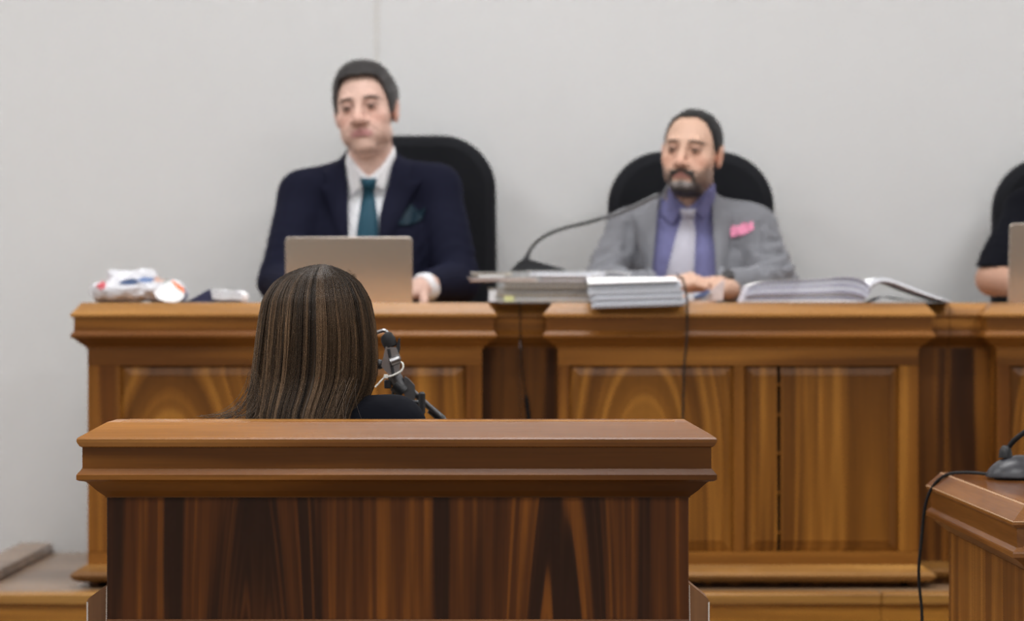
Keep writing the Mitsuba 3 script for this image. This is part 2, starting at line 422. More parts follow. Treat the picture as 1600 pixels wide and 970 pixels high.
put('fascia', sweep(tpath, [(-.02, TZ - .0345), (R - .008, TZ - .0345), (R - .008, TZ - .066), (-.02, TZ - .066)], caps=False), 'table_rail_wood', t)
put('lower_moulding', sweep(tpath, [(-.02, TZ - .066), (R - .007, TZ - .066), (R - .001, TZ - .072), (R, TZ - .075), (R, TZ - .081), (R - .008, TZ - .085), (R - .02, TZ - .095), (.002, TZ - .108), (-.02, TZ - .11)], caps=False), 'table_rail_wood', t)
for x0, x1 in ((TX, TX + .025), (TXR - .025, TXR)):
    put('end_panel', box(x0, x1, TY0, TY1, 0, TZ - .108, .002), 'table_side_wood', t)
put('front_panel', box(TX + .025, TXR - .025, TY0 + .0, TY0 + .025, 0, TZ - .108), 'table_side_wood', t)
# ------------------------------------------------------------------ sculpting: signed distance fields on a graded grid
def axis(lo, hi, step, *fine):
    """Grid lines from lo to hi: coarse steps, finer inside each (a, b, step)."""
    out, v = [], lo
    while v < hi:
        out.append(v)
        s = step
        for a, b, f in fine:
            if a <= v <= b: s = min(s, f)
            elif v < a: s = min(s, max(f, (a - v) * 0.35 + f))
            else: s = min(s, max(f, (v - b) * 0.35 + f))
        v += s
    out.append(hi)
    return np.array(out, np.float32)


class Sculpt:
    def __init__(s, xs, ys, zs):
        s.ax = (xs, ys, zs)
        s.F = np.full((len(xs), len(ys), len(zs)), 0.2, np.float32)

    def op(s, fn, lo, hi, k=0.01, mode='add'):
        pad = 0.02 + k
        sl = tuple(slice(np.searchsorted(a, l - pad), np.searchsorted(a, h + pad)) for a, l, h in zip(s.ax, lo, hi))
        if any(q.start >= q.stop for q in sl): return s
        X, Y, Z = s.ax[0][sl[0]][:, None, None], s.ax[1][sl[1]][None, :, None], s.ax[2][sl[2]][None, None, :]
        d, f = fn(X, Y, Z).astype(np.float32), s.F[sl]
        if mode == 'add':
            h = np.clip(0.5 + 0.5 * (f - d) / k, 0, 1)
            s.F[sl] = f * (1 - h) + d * h - k * h * (1 - h)
        elif mode == 'sub':
            h = np.clip(0.5 - 0.5 * (f + d) / k, 0, 1)
            s.F[sl] = f * (1 - h) - d * h + k * h * (1 - h)
        return s

    def ell(s, c, r, R=None, k=0.01, mode='add'):
        c, r = np.asarray(c, float), np.broadcast_to(np.asarray(r, float), (3,))
        R = np.eye(3) if R is None else R

        def fn(X, Y, Z):
            d = (X - c[0], Y - c[1], Z - c[2])
            q = [R[0, j] * d[0] + R[1, j] * d[1] + R[2, j] * d[2] for j in range(3)]
            k0 = np.sqrt(sum((q[j] / r[j]) ** 2 for j in range(3)))
            k1 = np.sqrt(sum((q[j] / r[j] ** 2) ** 2 for j in range(3)))
            return k0 * (k0 - 1) / (k1 + 1e-9)
        m = r.max()
        return s.op(fn, c - m, c + m, k, mode)

    def cone(s, a, b, ra, rb=None, k=0.01, mode='add'):
        a, b = np.asarray(a, float), np.asarray(b, float)
        rb = ra if rb is None else rb
        ab = b - a
        L = ab @ ab

        def fn(X, Y, Z):
            t = np.clip(((X - a[0]) * ab[0] + (Y - a[1]) * ab[1] + (Z - a[2]) * ab[2]) / L, 0, 1)
            return np.sqrt((X - a[0] - t * ab[0]) ** 2 + (Y - a[1] - t * ab[1]) ** 2 + (Z - a[2] - t * ab[2]) ** 2) - (ra + (rb - ra) * t)
        m = max(ra, rb)
        return s.op(fn, np.minimum(a, b) - m, np.maximum(a, b) + m, k, mode)

    def grid(s):
        return s.ax[0][:, None, None], s.ax[1][None, :, None], s.ax[2][None, None, :]

    def mesh(s, smooth=0):
        v, f = surface_net(*s.ax, s.F)
        m = trimesh.Trimesh(v, f, process=False)
        if smooth: relax(m, smooth)
        return m

    def front(s):
        """Height map: depth of the first surface met from the viewer's side, over (x, z)."""
        ins = s.F < 0
        j = ins.argmax(1)
        has = ins.any(1)
        j0 = np.maximum(j - 1, 0)
        I, K = np.indices(j.shape)
        f0, f1 = s.F[I, j0, K], s.F[I, j, K]
        y = s.ax[1][j0] + (s.ax[1][j] - s.ax[1][j0]) * f0 / np.maximum(f0 - f1, 1e-6)
        y = np.where(has, y, y[has].max())
        return RegularGridInterpolator((s.ax[0], s.ax[2]), gaussian_filter(y, 0.8), bounds_error=False, fill_value=None)


def surface_net(xs, ys, zs, Fv):
    ins = Fv < 0
    nx, ny, nz = Fv.shape
    cnt = np.zeros((nx - 1, ny - 1, nz - 1), np.int8)
    C = [(a, b, c) for a in (0, 1) for b in (0, 1) for c in (0, 1)]
    for a, b, c in C:
        cnt += ins[a:nx - 1 + a, b:ny - 1 + b, c:nz - 1 + c]
    act = (cnt > 0) & (cnt < 8)
    I, J, K = np.nonzero(act)
    ids = np.full(act.shape, -1, np.int32)
    ids[I, J, K] = np.arange(len(I))
    acc, num = np.zeros((len(I), 3)), np.zeros(len(I))
    g = lambda a, b, c: Fv[I + a, J + b, K + c]
    pos = lambda a, b, c: np.stack([xs[I + a], ys[J + b], zs[K + c]], 1).astype(float)
    for p in C:
        for k in range(3):
            if p[k]: continue
            q = tuple(1 if j == k else p[j] for j in range(3))
            f0, f1 = g(*p), g(*q)
            m = (f0 < 0) != (f1 < 0)
            t = np.where(m, f0 / np.where(m, f0 - f1, 1), 0)[:, None]
            acc += np.where(m[:, None], pos(*p) * (1 - t) + pos(*q) * t, 0)
            num += m
    V = acc / num[:, None]
    faces = []
    for k in range(3):
        lo, hi = [slice(None)] * 3, [slice(None)] * 3
        lo[k], hi[k] = slice(0, -1), slice(1, None)
        A, B = ins[tuple(lo)], ins[tuple(hi)]
        e = np.array(np.nonzero(A != B))
        u, w = [(1, 2), (2, 0), (0, 1)][k]
        n = Fv.shape
        ok = (e[u] > 0) & (e[w] > 0) & (e[u] < n[u] - 1) & (e[w] < n[w] - 1)
        e = e[:, ok]
        a = A[tuple(e)]
        q = []
        for du, dw in ((-1, -1), (0, -1), (0, 0), (-1, 0)):
            c = e.copy()
            c[u] += du
            c[w] += dw
            q.append(ids[tuple(c)])
        q = np.stack(q, 1)
        q = np.where(a[:, None], q, q[:, ::-1])
        faces += [q[:, [0, 1, 2]], q[:, [0, 2, 3]]]
    f = np.vstack(faces)
    return V, f[(f >= 0).all(1)]


def relax(m, n=1):
    """A few rounds of smoothing that keep the volume."""
    e = m.edges_unique
    A = coo_matrix((np.ones(2 * len(e)), (np.r_[e[:, 0], e[:, 1]], np.r_[e[:, 1], e[:, 0]])), shape=(len(m.vertices),) * 2).tocsr()
    deg = np.maximum(np.asarray(A.sum(1)).ravel(), 1)[:, None]
    v = np.array(m.vertices)
    for _ in range(n):
        for lam in (.5, -.52):
            v = v + lam * (A @ v / deg - v)
    m.vertices = v


def displace(m, amp, freq, seed=0, fn=None):
    n = m.vertex_normals
    p = m.vertices
    d = (meshkit.fbm(p * np.asarray(freq), 3, seed) - 0.5) * 2 if fn is None else fn(p)
    m.vertices = p + n * (amp * d)[:, None]
    return m


def drape(poly, H, lift, thick=0.004, res=0.005):
    """A cloth piece of outline poly (x, z) laid on the height map H; lift(distance to the outline, points) raises its middle."""
    P = sg.Polygon(poly).buffer(0)
    L = P.exterior.length
    ring = np.array([P.exterior.interpolate(t).coords[0] for t in np.linspace(0, L, max(12, int(L / res)), endpoint=False)])
    x0, z0, x1, z1 = P.bounds
    gx, gz = np.meshgrid(np.arange(x0, x1, res), np.arange(z0, z1, res))
    g = np.c_[gx.ravel(), gz.ravel()]
    inner = P.buffer(-res * 0.6)
    g = g[shapely.contains_xy(inner, g[:, 0], g[:, 1])]
    pts = np.vstack([ring, g])
    tri = Delaunay(pts).simplices
    cc = pts[tri].mean(1)
    tri = tri[shapely.contains_xy(P, cc[:, 0], cc[:, 1])]
    d = shapely.distance(P.exterior, shapely.points(pts))
    a, b, c = pts[tri[:, 0]], pts[tri[:, 1]], pts[tri[:, 2]]
    area = (b[:, 0] - a[:, 0]) * (c[:, 1] - a[:, 1]) - (b[:, 1] - a[:, 1]) * (c[:, 0] - a[:, 0])
    tri = np.where(area[:, None] > 0, tri, tri[:, [0, 2, 1]])           # counter-clockwise seen from the front: faces -y
    y = H(pts) - lift(d, pts)
    n, r = len(pts), len(ring)
    V = np.vstack([np.c_[pts[:, 0], y - thick / 2, pts[:, 1]], np.c_[pts[:, 0], y + thick / 2 + lift(d, pts) * .5, pts[:, 1]]])
    i = np.arange(r)
    j = (i + 1) % r
    Fc = np.vstack([tri, tri[:, [0, 2, 1]] + n, np.c_[i, j, i + n], np.c_[j, j + n, i + n]])
    m = trimesh.Trimesh(V, Fc, process=False)
    m.fix_normals()
    return m


def rot(yaw=0, pitch=0, roll=0):
    """yaw > 0 turns the face to the viewer's right, pitch > 0 tilts it down, roll > 0 tilts the crown to the viewer's right."""
    y, p, r = np.radians([yaw, pitch, roll])
    Rz = np.array([[math.cos(y), -math.sin(y), 0], [math.sin(y), math.cos(y), 0], [0, 0, 1]])
    Rx = np.array([[1, 0, 0], [0, math.cos(p), -math.sin(p)], [0, math.sin(p), math.cos(p)]])
    Ry = np.array([[math.cos(r), 0, math.sin(r)], [0, 1, 0], [-math.sin(r), 0, math.cos(r)]])
    return Ry @ Rz @ Rx


class Head:
    """Face towards -y, eyes at z = 0; sizes in metres for a head about 0.235 tall."""

    def __init__(s, c, R, k=1.0, jaw=1.0, chin=0.0, nose=1.0, frown=0.0, plump=0.0):
        s.c, s.R, s.k, s.jaw, s.chin, s.nose, s.frown, s.plump = np.asarray(c, float), R, k, jaw, chin, nose, frown, plump

    def w(s, *p):
        return s.c + s.R @ (s.k * np.asarray(p, float))

    def loc(s, P):
        return (P - s.c) @ s.R / s.k

    def build(s, S):
        k, R, w = s.k, s.R, s.w
        E = lambda c, r, kk=.01, mode='add': S.ell(w(*c), np.array(r) * k, R, kk, mode)
        C = lambda a, b, ra, rb=None, kk=.01, mode='add': S.cone(w(*a), w(*b), ra * k, (ra if rb is None else rb) * k, kk, mode)
        j = s.jaw
        E((0, .014, .03), (.073, .097, .081))
        E((0, -.022, -.018), (.063, .067, .078), .03)
        E((0, -.022, -.062), (.051 * j, .06, .046), .025)
        E((0, -.07, -.099 - s.chin), (.026 * j, .02, .018), .02)
        for q in (-1, 1):
            E((q * .045, -.056, -.028), (.023, .021, .022), .02)
            E((q * .044 * j, -.018, -.076), (.014, .03, .018), .02)
            if s.plump: E((q * .037, -.052, -.062), (.02, .02, .026), .02)
        if s.plump: E((0, -.014, -.107), (.042, .04, .018), .02)
        C((-.036, -.079, .021), (.036, -.079, .021), .0125, kk=.012)
        for q in (-1, 1): E((q * .0325, -.102, .0005), (.022, .021, .0135), .012, 'sub')
        C((0, -.084, .014), (0, -.11 - .006 * s.nose, -.036), .0075, .0115 * s.nose, .009)
        E((0, -.113 - .005 * s.nose, -.039), (.0125 * s.nose, .0115, .0105), .006)
        for q in (-1, 1):
            E((q * .0135 * s.nose, -.102, -.0415), (.0088 * s.nose, .012, .0085), .005)
            E((q * .0065, -.112, -.0495), (.0035, .006, .003), .003, 'sub')
            E((q * .0315, -.0778, -.001), (.0148, .0138, .0138), .006)
            E((q * .0315, -.0945, -.0048), (.0125, .01, .0019), .003, 'sub')
        E((0, -.068, -.066), (.043, .028, .031), .02)
        f = s.frown
        for q in (-1, 1): C((0, -.1, -.0638), (q * .026, -.089, -.067 - f), .0052, .003, .004)
        C((-.015, -.0945, -.0745), (.015, -.0945, -.0745), .0058, kk=.005)
        for q in (-1, 1): C((0, -.1045, -.0688), (q * .028, -.0925, -.0705 - f), .0024, .002, .003, 'sub')
        C((-.012, -.1, -.0855), (.012, -.1, -.0855), .005, kk=.01, mode='sub')
        for q in (-1, 1):
            Re = R @ rot(q * 22, 0, q * 8)
            S.ell(w(q * .078, .012, -.012), np.array([.009, .019, .033]) * k, Re, .006)
            S.ell(w(q * .0855, .006, -.01), np.array([.005, .011, .021]) * k, Re, .004, 'sub')
            C((q * .022, -.098, -.046), (q * .036, -.086, -.066), .0022, .0018, .006, 'sub')   # fold beside the mouth

    def eyes(s, body, iris):
        out = []
        for q in (-1, 1):
            m = trimesh.creation.icosphere(3, .0108 * s.k)
            v = m.vertices / (.0108 * s.k)
            look = np.array([0, -1, -.05])
            a = v @ (look / np.linalg.norm(look))
            col = np.where(a[:, None] > .95, [.015, .012, .01], np.where(a[:, None] > .83, iris, [.17, .125, .105]))  # eye whites darkened, socket shade put into their colour
            m.vertices = (m.vertices @ s.R.T) + s.w(q * .0315, -.0797, -.003)
            out.append(put('eye', m, 'eye_material', body, smooth=True, color=col))
        return out


def hand(S, wrist, fwd, up, thumb, curl=(25, 30, 20), spread=4, s=1.0, tc=25):
    """A palm, four fingers of different lengths bent at their knuckles and a thumb from the side of the palm."""
    f, u = np.asarray(fwd, float), np.asarray(up, float)
    f /= np.linalg.norm(f)
    u = u - (u @ f) * f
    u /= np.linalg.norm(u)
    l = np.cross(f, u) * thumb                       # towards the thumb
    W = np.asarray(wrist, float)
    S.cone(W - f * .02, W + f * .03 * s, .024 * s, .026 * s, .012)
    for o in (-.026, -.009, .009, .026):
        S.cone(W + f * .015 * s + l * o * .7 * s, W + f * .088 * s + l * o * s, .0145 * s, .0105 * s, .012)
    for o, L, r in ((.027, .074, .0087), (.009, .082, .0089), (-.0095, .076, .0084), (-.027, .058, .0074)):
        p = W + f * (.09 - abs(o - .009) * .25) * s + l * o * s
        d = math.radians(spread) * o / .01 * .5
        g0 = f * math.cos(d) + l * math.sin(d)
        a = 0
        for q, (fr, c) in enumerate(zip((.45, .31, .24), curl)):
            a += math.radians(c)
            g = g0 * math.cos(a) - u * math.sin(a)
            e = p + g * L * fr * s
            S.cone(p, e, r * s * (1 - .08 * q), r * s * (.93 - .08 * q), .0035)
            p = e
    p = W + f * .025 * s + l * .024 * s - u * .006 * s
    for fr, ang, r in ((.042, 48, .0125), (.032, 32, .0098), (.026, 18, .0088)):
        g = f * math.cos(math.radians(ang)) + l * math.sin(math.radians(ang)) - u * math.sin(math.radians(tc))
        g /= np.linalg.norm(g)
        e = p + g * fr * s
        S.cone(p, e, r * s, r * .92 * s, .006)
        p = e


def gauss(P, c, r):
    return np.exp(-(((P - np.asarray(c)) / np.asarray(r)) ** 2).sum(1))


def face_colour(P, skin, brow, lip, flush=.35, stubble=None, lid=.75):
    """Skin tones of a face at head-local points, with shade painted round the eyes."""
    c = np.tile(np.asarray(skin, float), (len(P), 1))
    red = np.array([1.04, .74, .70])
    near = lambda a, t: c.__imul__(1 - a[:, None] + a[:, None] * np.asarray(t))
    near(flush * gauss(P, (0, -.115, -.036), (.02, .03, .016)), red)
    for q in (-1, 1):
        near(flush * gauss(P, (q * .046, -.07, -.034), (.024, .04, .02)), red)
        near(flush * gauss(P, (q * .082, .012, -.012), (.02, .03, .04)), red)
        near((1 - lid) * 1.25 * gauss(P, (q * .0315, -.085, .0025), (.021, .03, .0125)), (.45, .33, .29))  # shade of lid and eye socket painted into the skin colour
        near((1 - lid) * .8 * gauss(P, (q * .033, -.085, -.0135), (.016, .03, .005)), (.75, .64, .62))
        a = np.clip(1.6 * gauss(P, (q * .033, -.09, .0205 - 0), (.02, .03, .0045)), 0, 1)[:, None]
        z = .0165 + .005 * (1 - ((np.abs(P[:, 0]) - .03) / .022) ** 2)
        a = np.clip(1.3 * np.exp(-((P[:, 2] - z) / .0038) ** 4) * np.exp(-((P[:, 0] - q * .034) / .021) ** 4) * (P[:, 1] < -.04), 0, 1)[:, None]
        c[:] = c * (1 - a) + np.asarray(brow) * a
        a = np.clip(np.exp(-((P[:, 2] - .001) / .0035) ** 2) * np.exp(-((P[:, 0] - q * .0315) / .0165) ** 4) * (P[:, 1] < -.06), 0, 1)[:, None] * .75
        c[:] = c * (1 - a) + np.asarray(brow) * .7 * a
    a = np.clip(1.5 * np.exp(-((P[:, 0]) / .027) ** 4) * np.exp(-((P[:, 2] + .0695 + .12 * np.abs(P[:, 0])) / .0095) ** 4) * (P[:, 1] < -.07), 0, 1)[:, None]
    c[:] = c * (1 - a) + np.asarray(lip) * a
    return c


vc = {'type': 'mesh_attribute', 'name': 'vertex_color'}
principled('skin_material', vc, 0.5, 0.35)
principled('eye_material', vc, 0.45, 0.25)
principled('hair_material', vc, 0.5, 0.35)
principled('cloth_material', vc, 0.9, 0.15, sheen=0.3)
principled('paper_material', vc, 0.85, 0.2)


def cloth(name, col, weave=0.0, rough=0.85, sheen=0.3, spec=0.15):
    def fn(p, n, uv):
        v = 0.94 + 0.12 * noise(p.x * 260, p.y * 260, p.z * 260)
        return mi.Color3f(*col) * v
    return principled(name, mikit.proc(fn), rough, spec, sheen=sheen)


cloth('navy_suit', (0.0075, 0.0085, 0.022), sheen=.12)
cloth('grey_suit', (0.205, 0.21, 0.23))
cloth('white_shirt', (0.84, 0.85, 0.88), sheen=.1)
cloth('violet_shirt', (0.165, 0.165, 0.32), sheen=.2)
cloth('teal_silk', (0.009, 0.06, 0.095), rough=.6, spec=.3, sheen=.1)
cloth('dark_teal_silk', (0.004, 0.02, 0.034), rough=.6, spec=.25, sheen=.1)
cloth('silver_silk', (0.44, 0.43, 0.50), rough=.45, spec=.4)
cloth('pink_silk', (0.82, 0.30, 0.46), rough=.6)
cloth('black_knit', (0.006, 0.0065, 0.010), sheen=.08, spec=.08)
cloth('dark_trousers', (0.02, 0.021, 0.027))
principled('steel', (0.45, 0.45, 0.46), 0.3, 0.5, metallic=1.0)
principled('dark_steel', (0.12, 0.12, 0.125), 0.4, 0.5, metallic=0.8)


def person(label, cat_, head, neck, Ls, Rs, Le, Re_, Lw, Rw, X, hands, skin, colour, suit, shirt, jacket_open, collar, tie=None, tie_mat=None, lapels=(), square=None, square_mat=None,
           creases_at=(), hairfn=None, hair_col=None, sleeves='long', beard=None, cuff=None, tummy=0.0, chestY=7.52, folds=0.003, seed=1, tie_knot=None, iris=(.06, .036, .024)):
    t = thing('person', label, cat_)
    zs = (Ls[2] + Rs[2]) / 2
    hx = head.c
    # --- body: one continuous skin surface, head, neck, trunk, arms, hands
    hz = [(w[2]) for w in (Lw, Rw)]
    xs = axis(min(Le[0], Ls[0]) - .12, max(Re_[0], Rs[0]) + .12, .012, (hx[0] - .1 * head.k, hx[0] + .1 * head.k, .0026), *[(h['span'][0], h['span'][1], .0034) for h in hands])
    ys = axis(min(Lw[1], Rw[1]) - .2, chestY + .2, .012, (hx[1] - .14 * head.k, hx[1] - .03, .0026), (hx[1] - .03, hx[1] + .13, .005), *[(h['span'][2], h['span'][3], .0034) for h in hands])
    zz = axis(.93, hx[2] + .15, .012, (hx[2] - .135 * head.k, hx[2] + .04, .0026), (hx[2] + .04, hx[2] + .14, .005), *[(h['span'][4], h['span'][5], .0034) for h in hands])
    B = Sculpt(xs, ys, zz)
    head.build(B)
    nk = np.asarray(neck, float)
    B.cone(head.w(0, .03, -.06), nk, .053 * head.k, .062 * head.k, .015)
    torso_c = np.array([X, chestY, zs - .17])

    def trunk(S, o):
        S.ell(torso_c, (.165 + o, .115 + o, .2 + o), None, .03)
        S.ell((X, chestY - .02 - tummy, zs - .38), (.168 + o + tummy * .5, .128 + o + tummy * .6, .2 + o), None, .06)
        for q in (Ls, Rs): S.cone(nk + [0, .01, -.035], np.asarray(q) + [0, 0, -.005], .045 + o * .6, .046 + o, .05)
    trunk(B, -.012)
    for q, e, wv in ((Ls, Le, Lw), (Rs, Re_, Rw)):
        B.cone(q, e, .05, .043, .02)
        B.cone(e, wv, .042, .028, .012)
    for h in hands:
        hand(B, **{k: v for k, v in h.items() if k != 'span'})
    m = B.mesh(2)
    body = put('body', m, 'skin_material', t, smooth=True, color=colour(head, m.vertices))
    head.eyes(body, iris)
    # --- trousers and shoes, under the desk
    S = Sculpt(axis(X - .3, X + .3, .013), axis(6.98, chestY + .2, .013), axis(PZ + .03, 1.13, .013))
    S.ell((X, chestY + .0, 1.0), (.18, .125, .1), None, .03)
    for q in (-1, 1):
        S.cone((X + q * .09, chestY - .02, .995), (X + q * .12, 7.14, .985), .082, .066, .03)
        S.cone((X + q * .12, 7.14, .98), (X + q * .12, 7.17, PZ + .09), .062, .048, .02)
    put('trousers', S.mesh(1), 'dark_trousers', t, smooth=True)
    for q in (-1, 1):
        S = Sculpt(axis(X + q * .12 - .06, X + q * .12 + .06, .008), axis(6.95, 7.28, .008), axis(PZ - .02, PZ + .13, .008))
        S.ell((X + q * .12, 7.1, PZ + .03), (.045, .13, .04), None, .02)
        S.cone((X + q * .12, 7.17, PZ + .04), (X + q * .12, 7.17, PZ + .09), .04, .045, .02)
        S.F = np.maximum(S.F, PZ + .002 - S.ax[2][None, None, :])
        put('shoe', S.mesh(0), 'black_plastic', t, smooth=True)
    # --- shirt
    xs = axis(X - .3, X + .3, .006)
    ys = axis(chestY - .26, chestY + .2, .007)
    zz = axis(.95, head.c[2] - .02, .006)
    if shirt:
        S = Sculpt(xs, ys, zz)
        trunk(S, .0)
        cz = head.w(0, -.02, -.12)[2]
        G = S.grid()
        S.cone(head.w(0, .024, -.09), nk + [0, 0, -.03], .0625 * head.k, .07 * head.k, .015)
        kx, kz = np.mean(tie_knot['knot'], 0)
        cut = (G[2] - np.minimum(kz + collar + .45 * np.maximum(G[1] - (nk[1] - .07), 0) + 1.0 * np.abs(G[0] - kx), cz + .03)).astype(np.float32) * .6
        S.F = np.maximum(S.F, cut)
        sm = S.mesh(1)
        displace(sm, .0045, (14, 14, 26), seed + 3)
        Hs = S.front()
        sh = put('shirt', sm, shirt, t, smooth=True)
        for pl in (tie_knot or {}).get('collar', []):
            put('collar', drape(pl, Hs, lambda d, p: .009 + .0 * d, .004, .004), shirt, sh, smooth=40)
        if cuff:
            for side, a, b in cuff:
                a, b = np.asarray(a), np.asarray(b)
                c = a + (b - a) * np.linspace(0, 1, 5)[:, None]
                put('cuff', tube(c, [.034, .036, .036, .0355, .031], 28), shirt, sh, smooth=50)
    # --- jacket or top
    xs = axis(min(Le[0], Ls[0]) - .12, max(Re_[0], Rs[0]) + .12, .0055)
    ys = axis(min(Lw[1], Rw[1]) - .08, chestY + .2, .007)
    zz = axis(.98, head.c[2] - .03, .0055)
    S = Sculpt(xs, ys, zz)
    trunk(S, .014)
    for q, e, wv in ((Ls, Le, Lw), (Rs, Re_, Rw)):
        q, e, wv = np.asarray(q), np.asarray(e), np.asarray(wv)
        S.cone(q, e, .066, .057, .025)
        if sleeves == 'long':
            d = (wv - e) / np.linalg.norm(wv - e)
            S.cone(e, wv - d * .035, .056, .041, .016)
        S.cone(nk + [0, .03, -.02], q + [0, 0, .012], .055, .05, .03)
    if sleeves == 'short':
        G = S.grid()
        S.F = np.maximum(S.F, np.where(np.abs(G[0] - X) > .17, (jacket_open - G[2]), -1).astype(np.float32))
    G = S.grid()
    if shirt:
        S.cone(nk + [0, .035, .015], nk + [0, .03, -.05], .07, .085, .03)
        Hj = S.front()
        inside = shapely.contains_xy(sg.Polygon(jacket_open), *np.broadcast_arrays(xs[:, None], zz[None, :]))
        dist = shapely.distance(sg.Polygon(jacket_open).exterior, shapely.points(*np.broadcast_arrays(xs[:, None].astype(float), zz[None, :].astype(float)))) * np.where(inside, 1, -1)
        V = np.minimum(dist[:, None, :], (nk[1] + .02 - G[1]))
        S.F = np.maximum(S.F, V.astype(np.float32))
        for pts, r in creases_at:                       # deep folds pressed into the cloth
            for p, q in zip(pts[:-1], pts[1:]):
                a3, b3 = (np.array([u[0], float(Hj([u])[0]) - r * .05, u[1]]) for u in (p, q))
                S.cone(a3, b3, r * 1.25, r, .012, 'sub')
        # the neck stays free
        S.cone(head.w(0, .01, -.06), nk + [0, -.02, .0], .066 * head.k, .076 * head.k, .006, 'sub')
    jm = S.mesh(1)
    displace(jm, folds, (9, 9, 16), seed)

    def creases(p):
        out = np.zeros(len(p))
        for q, e in ((Ls, Le), (Rs, Re_)):
            q, e = np.asarray(q), np.asarray(e)
            ax = (e - q) / np.linalg.norm(e - q)
            al = (p - q) @ ax
            d = np.linalg.norm(p - q - al[:, None] * ax, axis=1)
            wgt = np.clip(1 - np.abs(al - .2) / .17, 0, 1) * (d < .1)
            out += wgt * (np.sin(al * 150 + 2.5 * np.sin(p[:, 0] * 40 + p[:, 1] * 30) + (p[:, 0] - q[0]) * 45) * .5)
        return out
    displace(jm, folds * .9, 1, 0, creases)
    jk = put('jacket' if shirt else 'top', jm, suit, t, smooth=True)
    for pl in lapels:
        put('lapel', drape(pl, Hj, lambda d, p: .008 + .008 * (1 - np.exp(-d / .012)), .004, .006), suit, jk, smooth=40)
    if square:
        for pl, mt in square:
            put('pocket_square', drape(pl, Hj, lambda d, p: .006 + .004 * np.sin(p[:, 0] * 160) * np.clip(d / .006, 0, 1), .004, .004), mt, t, smooth=40)
    if tie:
        k = put('tie', drape(tie, Hs, lambda d, p: .006 + .007 * (1 - np.exp(-d / .008)), .004, .004), tie_mat, t, smooth=40)
        put('tie_knot', drape(tie_knot['knot'], Hs, lambda d, p: .012 + .012 * (1 - np.exp(-d / .006)), .004, .003), tie_mat, k, smooth=40)
    # --- hair
    if hairfn:
        a = .13 * head.k
        S = Sculpt(axis(hx[0] - a, hx[0] + a, .0032), axis(hx[1] - a - .01, hx[1] + a + .02, .0032), axis(hx[2] - (.1 if beard is None else .15), hx[2] + .16, .0032))
        G = np.meshgrid(*S.ax, indexing='ij')
        P = head.loc(np.stack([g.ravel() for g in G], 1))
        S.F = hairfn(P).reshape(S.F.shape).astype(np.float32) * head.k
        m = S.mesh(1)
        put('hair', m, 'hair_material', t, smooth=True, color=hair_col(head.loc(m.vertices)))
    if beard:
        S = Sculpt(axis(hx[0] - .1, hx[0] + .1, .0028), axis(hx[1] - .15, hx[1] + .05, .0028), axis(hx[2] - .15, hx[2] - .02, .0028))
        head.build(S)
        G = np.meshgrid(*S.ax, indexing='ij')
        P = head.loc(np.stack([g.ravel() for g in G], 1))
        S.F = np.maximum(S.F - .0028, beard[0](P).reshape(S.F.shape)).astype(np.float32)
        m = S.mesh(1)
        m.vertices += m.vertex_normals * (.0016 * meshkit.noise(m.vertices * 260, 3))[:, None]
        put('beard', m, 'hair_material', t, smooth=True, color=beard[1](head.loc(m.vertices)))
    return t


def pxz(pts, Y):
    """Pixels as (x, z) at depth Y."""
    return [tuple(at(a, b, Y)[[0, 2]]) for a, b in pts]


def skull(P, o):
    """Distance-like field of the skull of a head, grown by o."""
    o = np.broadcast_to(o, (len(P),))[:, None]
    r = np.array([.073, .097, .081]) + o
    q = (P - [0, .014, .03]) / r
    return (np.linalg.norm(q, axis=1) - 1) * r.min(1)


def hairline(P, angles, heights):
    """Below the hairline (positive) or above it, by the angle from the front."""
    phi = np.degrees(np.arctan2(np.abs(P[:, 0]), -(P[:, 1] - .014)))
    return (np.interp(phi, angles, heights) - P[:, 2]) * .8


# ---- the left judge
def hairA(P):
    n = meshkit.fbm(P * [60, 25, 60], 3, 5)
    up = np.clip((P[:, 2] - .05) / .06, 0, 1)
    d = skull(P, .014 + .011 * up * np.clip((.03 - P[:, 1]) / .06, 0, 1) + .006 * (n - .5))
    return np.maximum(d, hairline(P, [0, 15, 34, 42, 52, 60, 72, 80, 104, 118], [.082, .083, .077, .058, .014, -.02, -.02, .016, .016, -.08]))


def hairA_col(P):
    n = meshkit.fbm(P * [150, 40, 40], 3, 2)[:, None]
    grey = np.clip((np.abs(P[:, 0]) - .05) / .03, 0, 1)[:, None] * .55 + .25
    return np.array([.016, .014, .014]) * (1 - grey) + np.array([.075, .072, .072]) * grey * (.5 + n)


RA = rot(-9, -2, -6.5)
HA = Head(at(561, 166, 7.37) + RA @ [0, .085, 0], RA, 1.01, jaw=1.12, chin=.004, nose=1.24, frown=.005, plump=1)


def colA(h, V):
    P = h.loc(V)
    return face_colour(P, (.66, .44, .36), (.12, .085, .07), (.52, .25, .24), flush=.45, lid=.35)


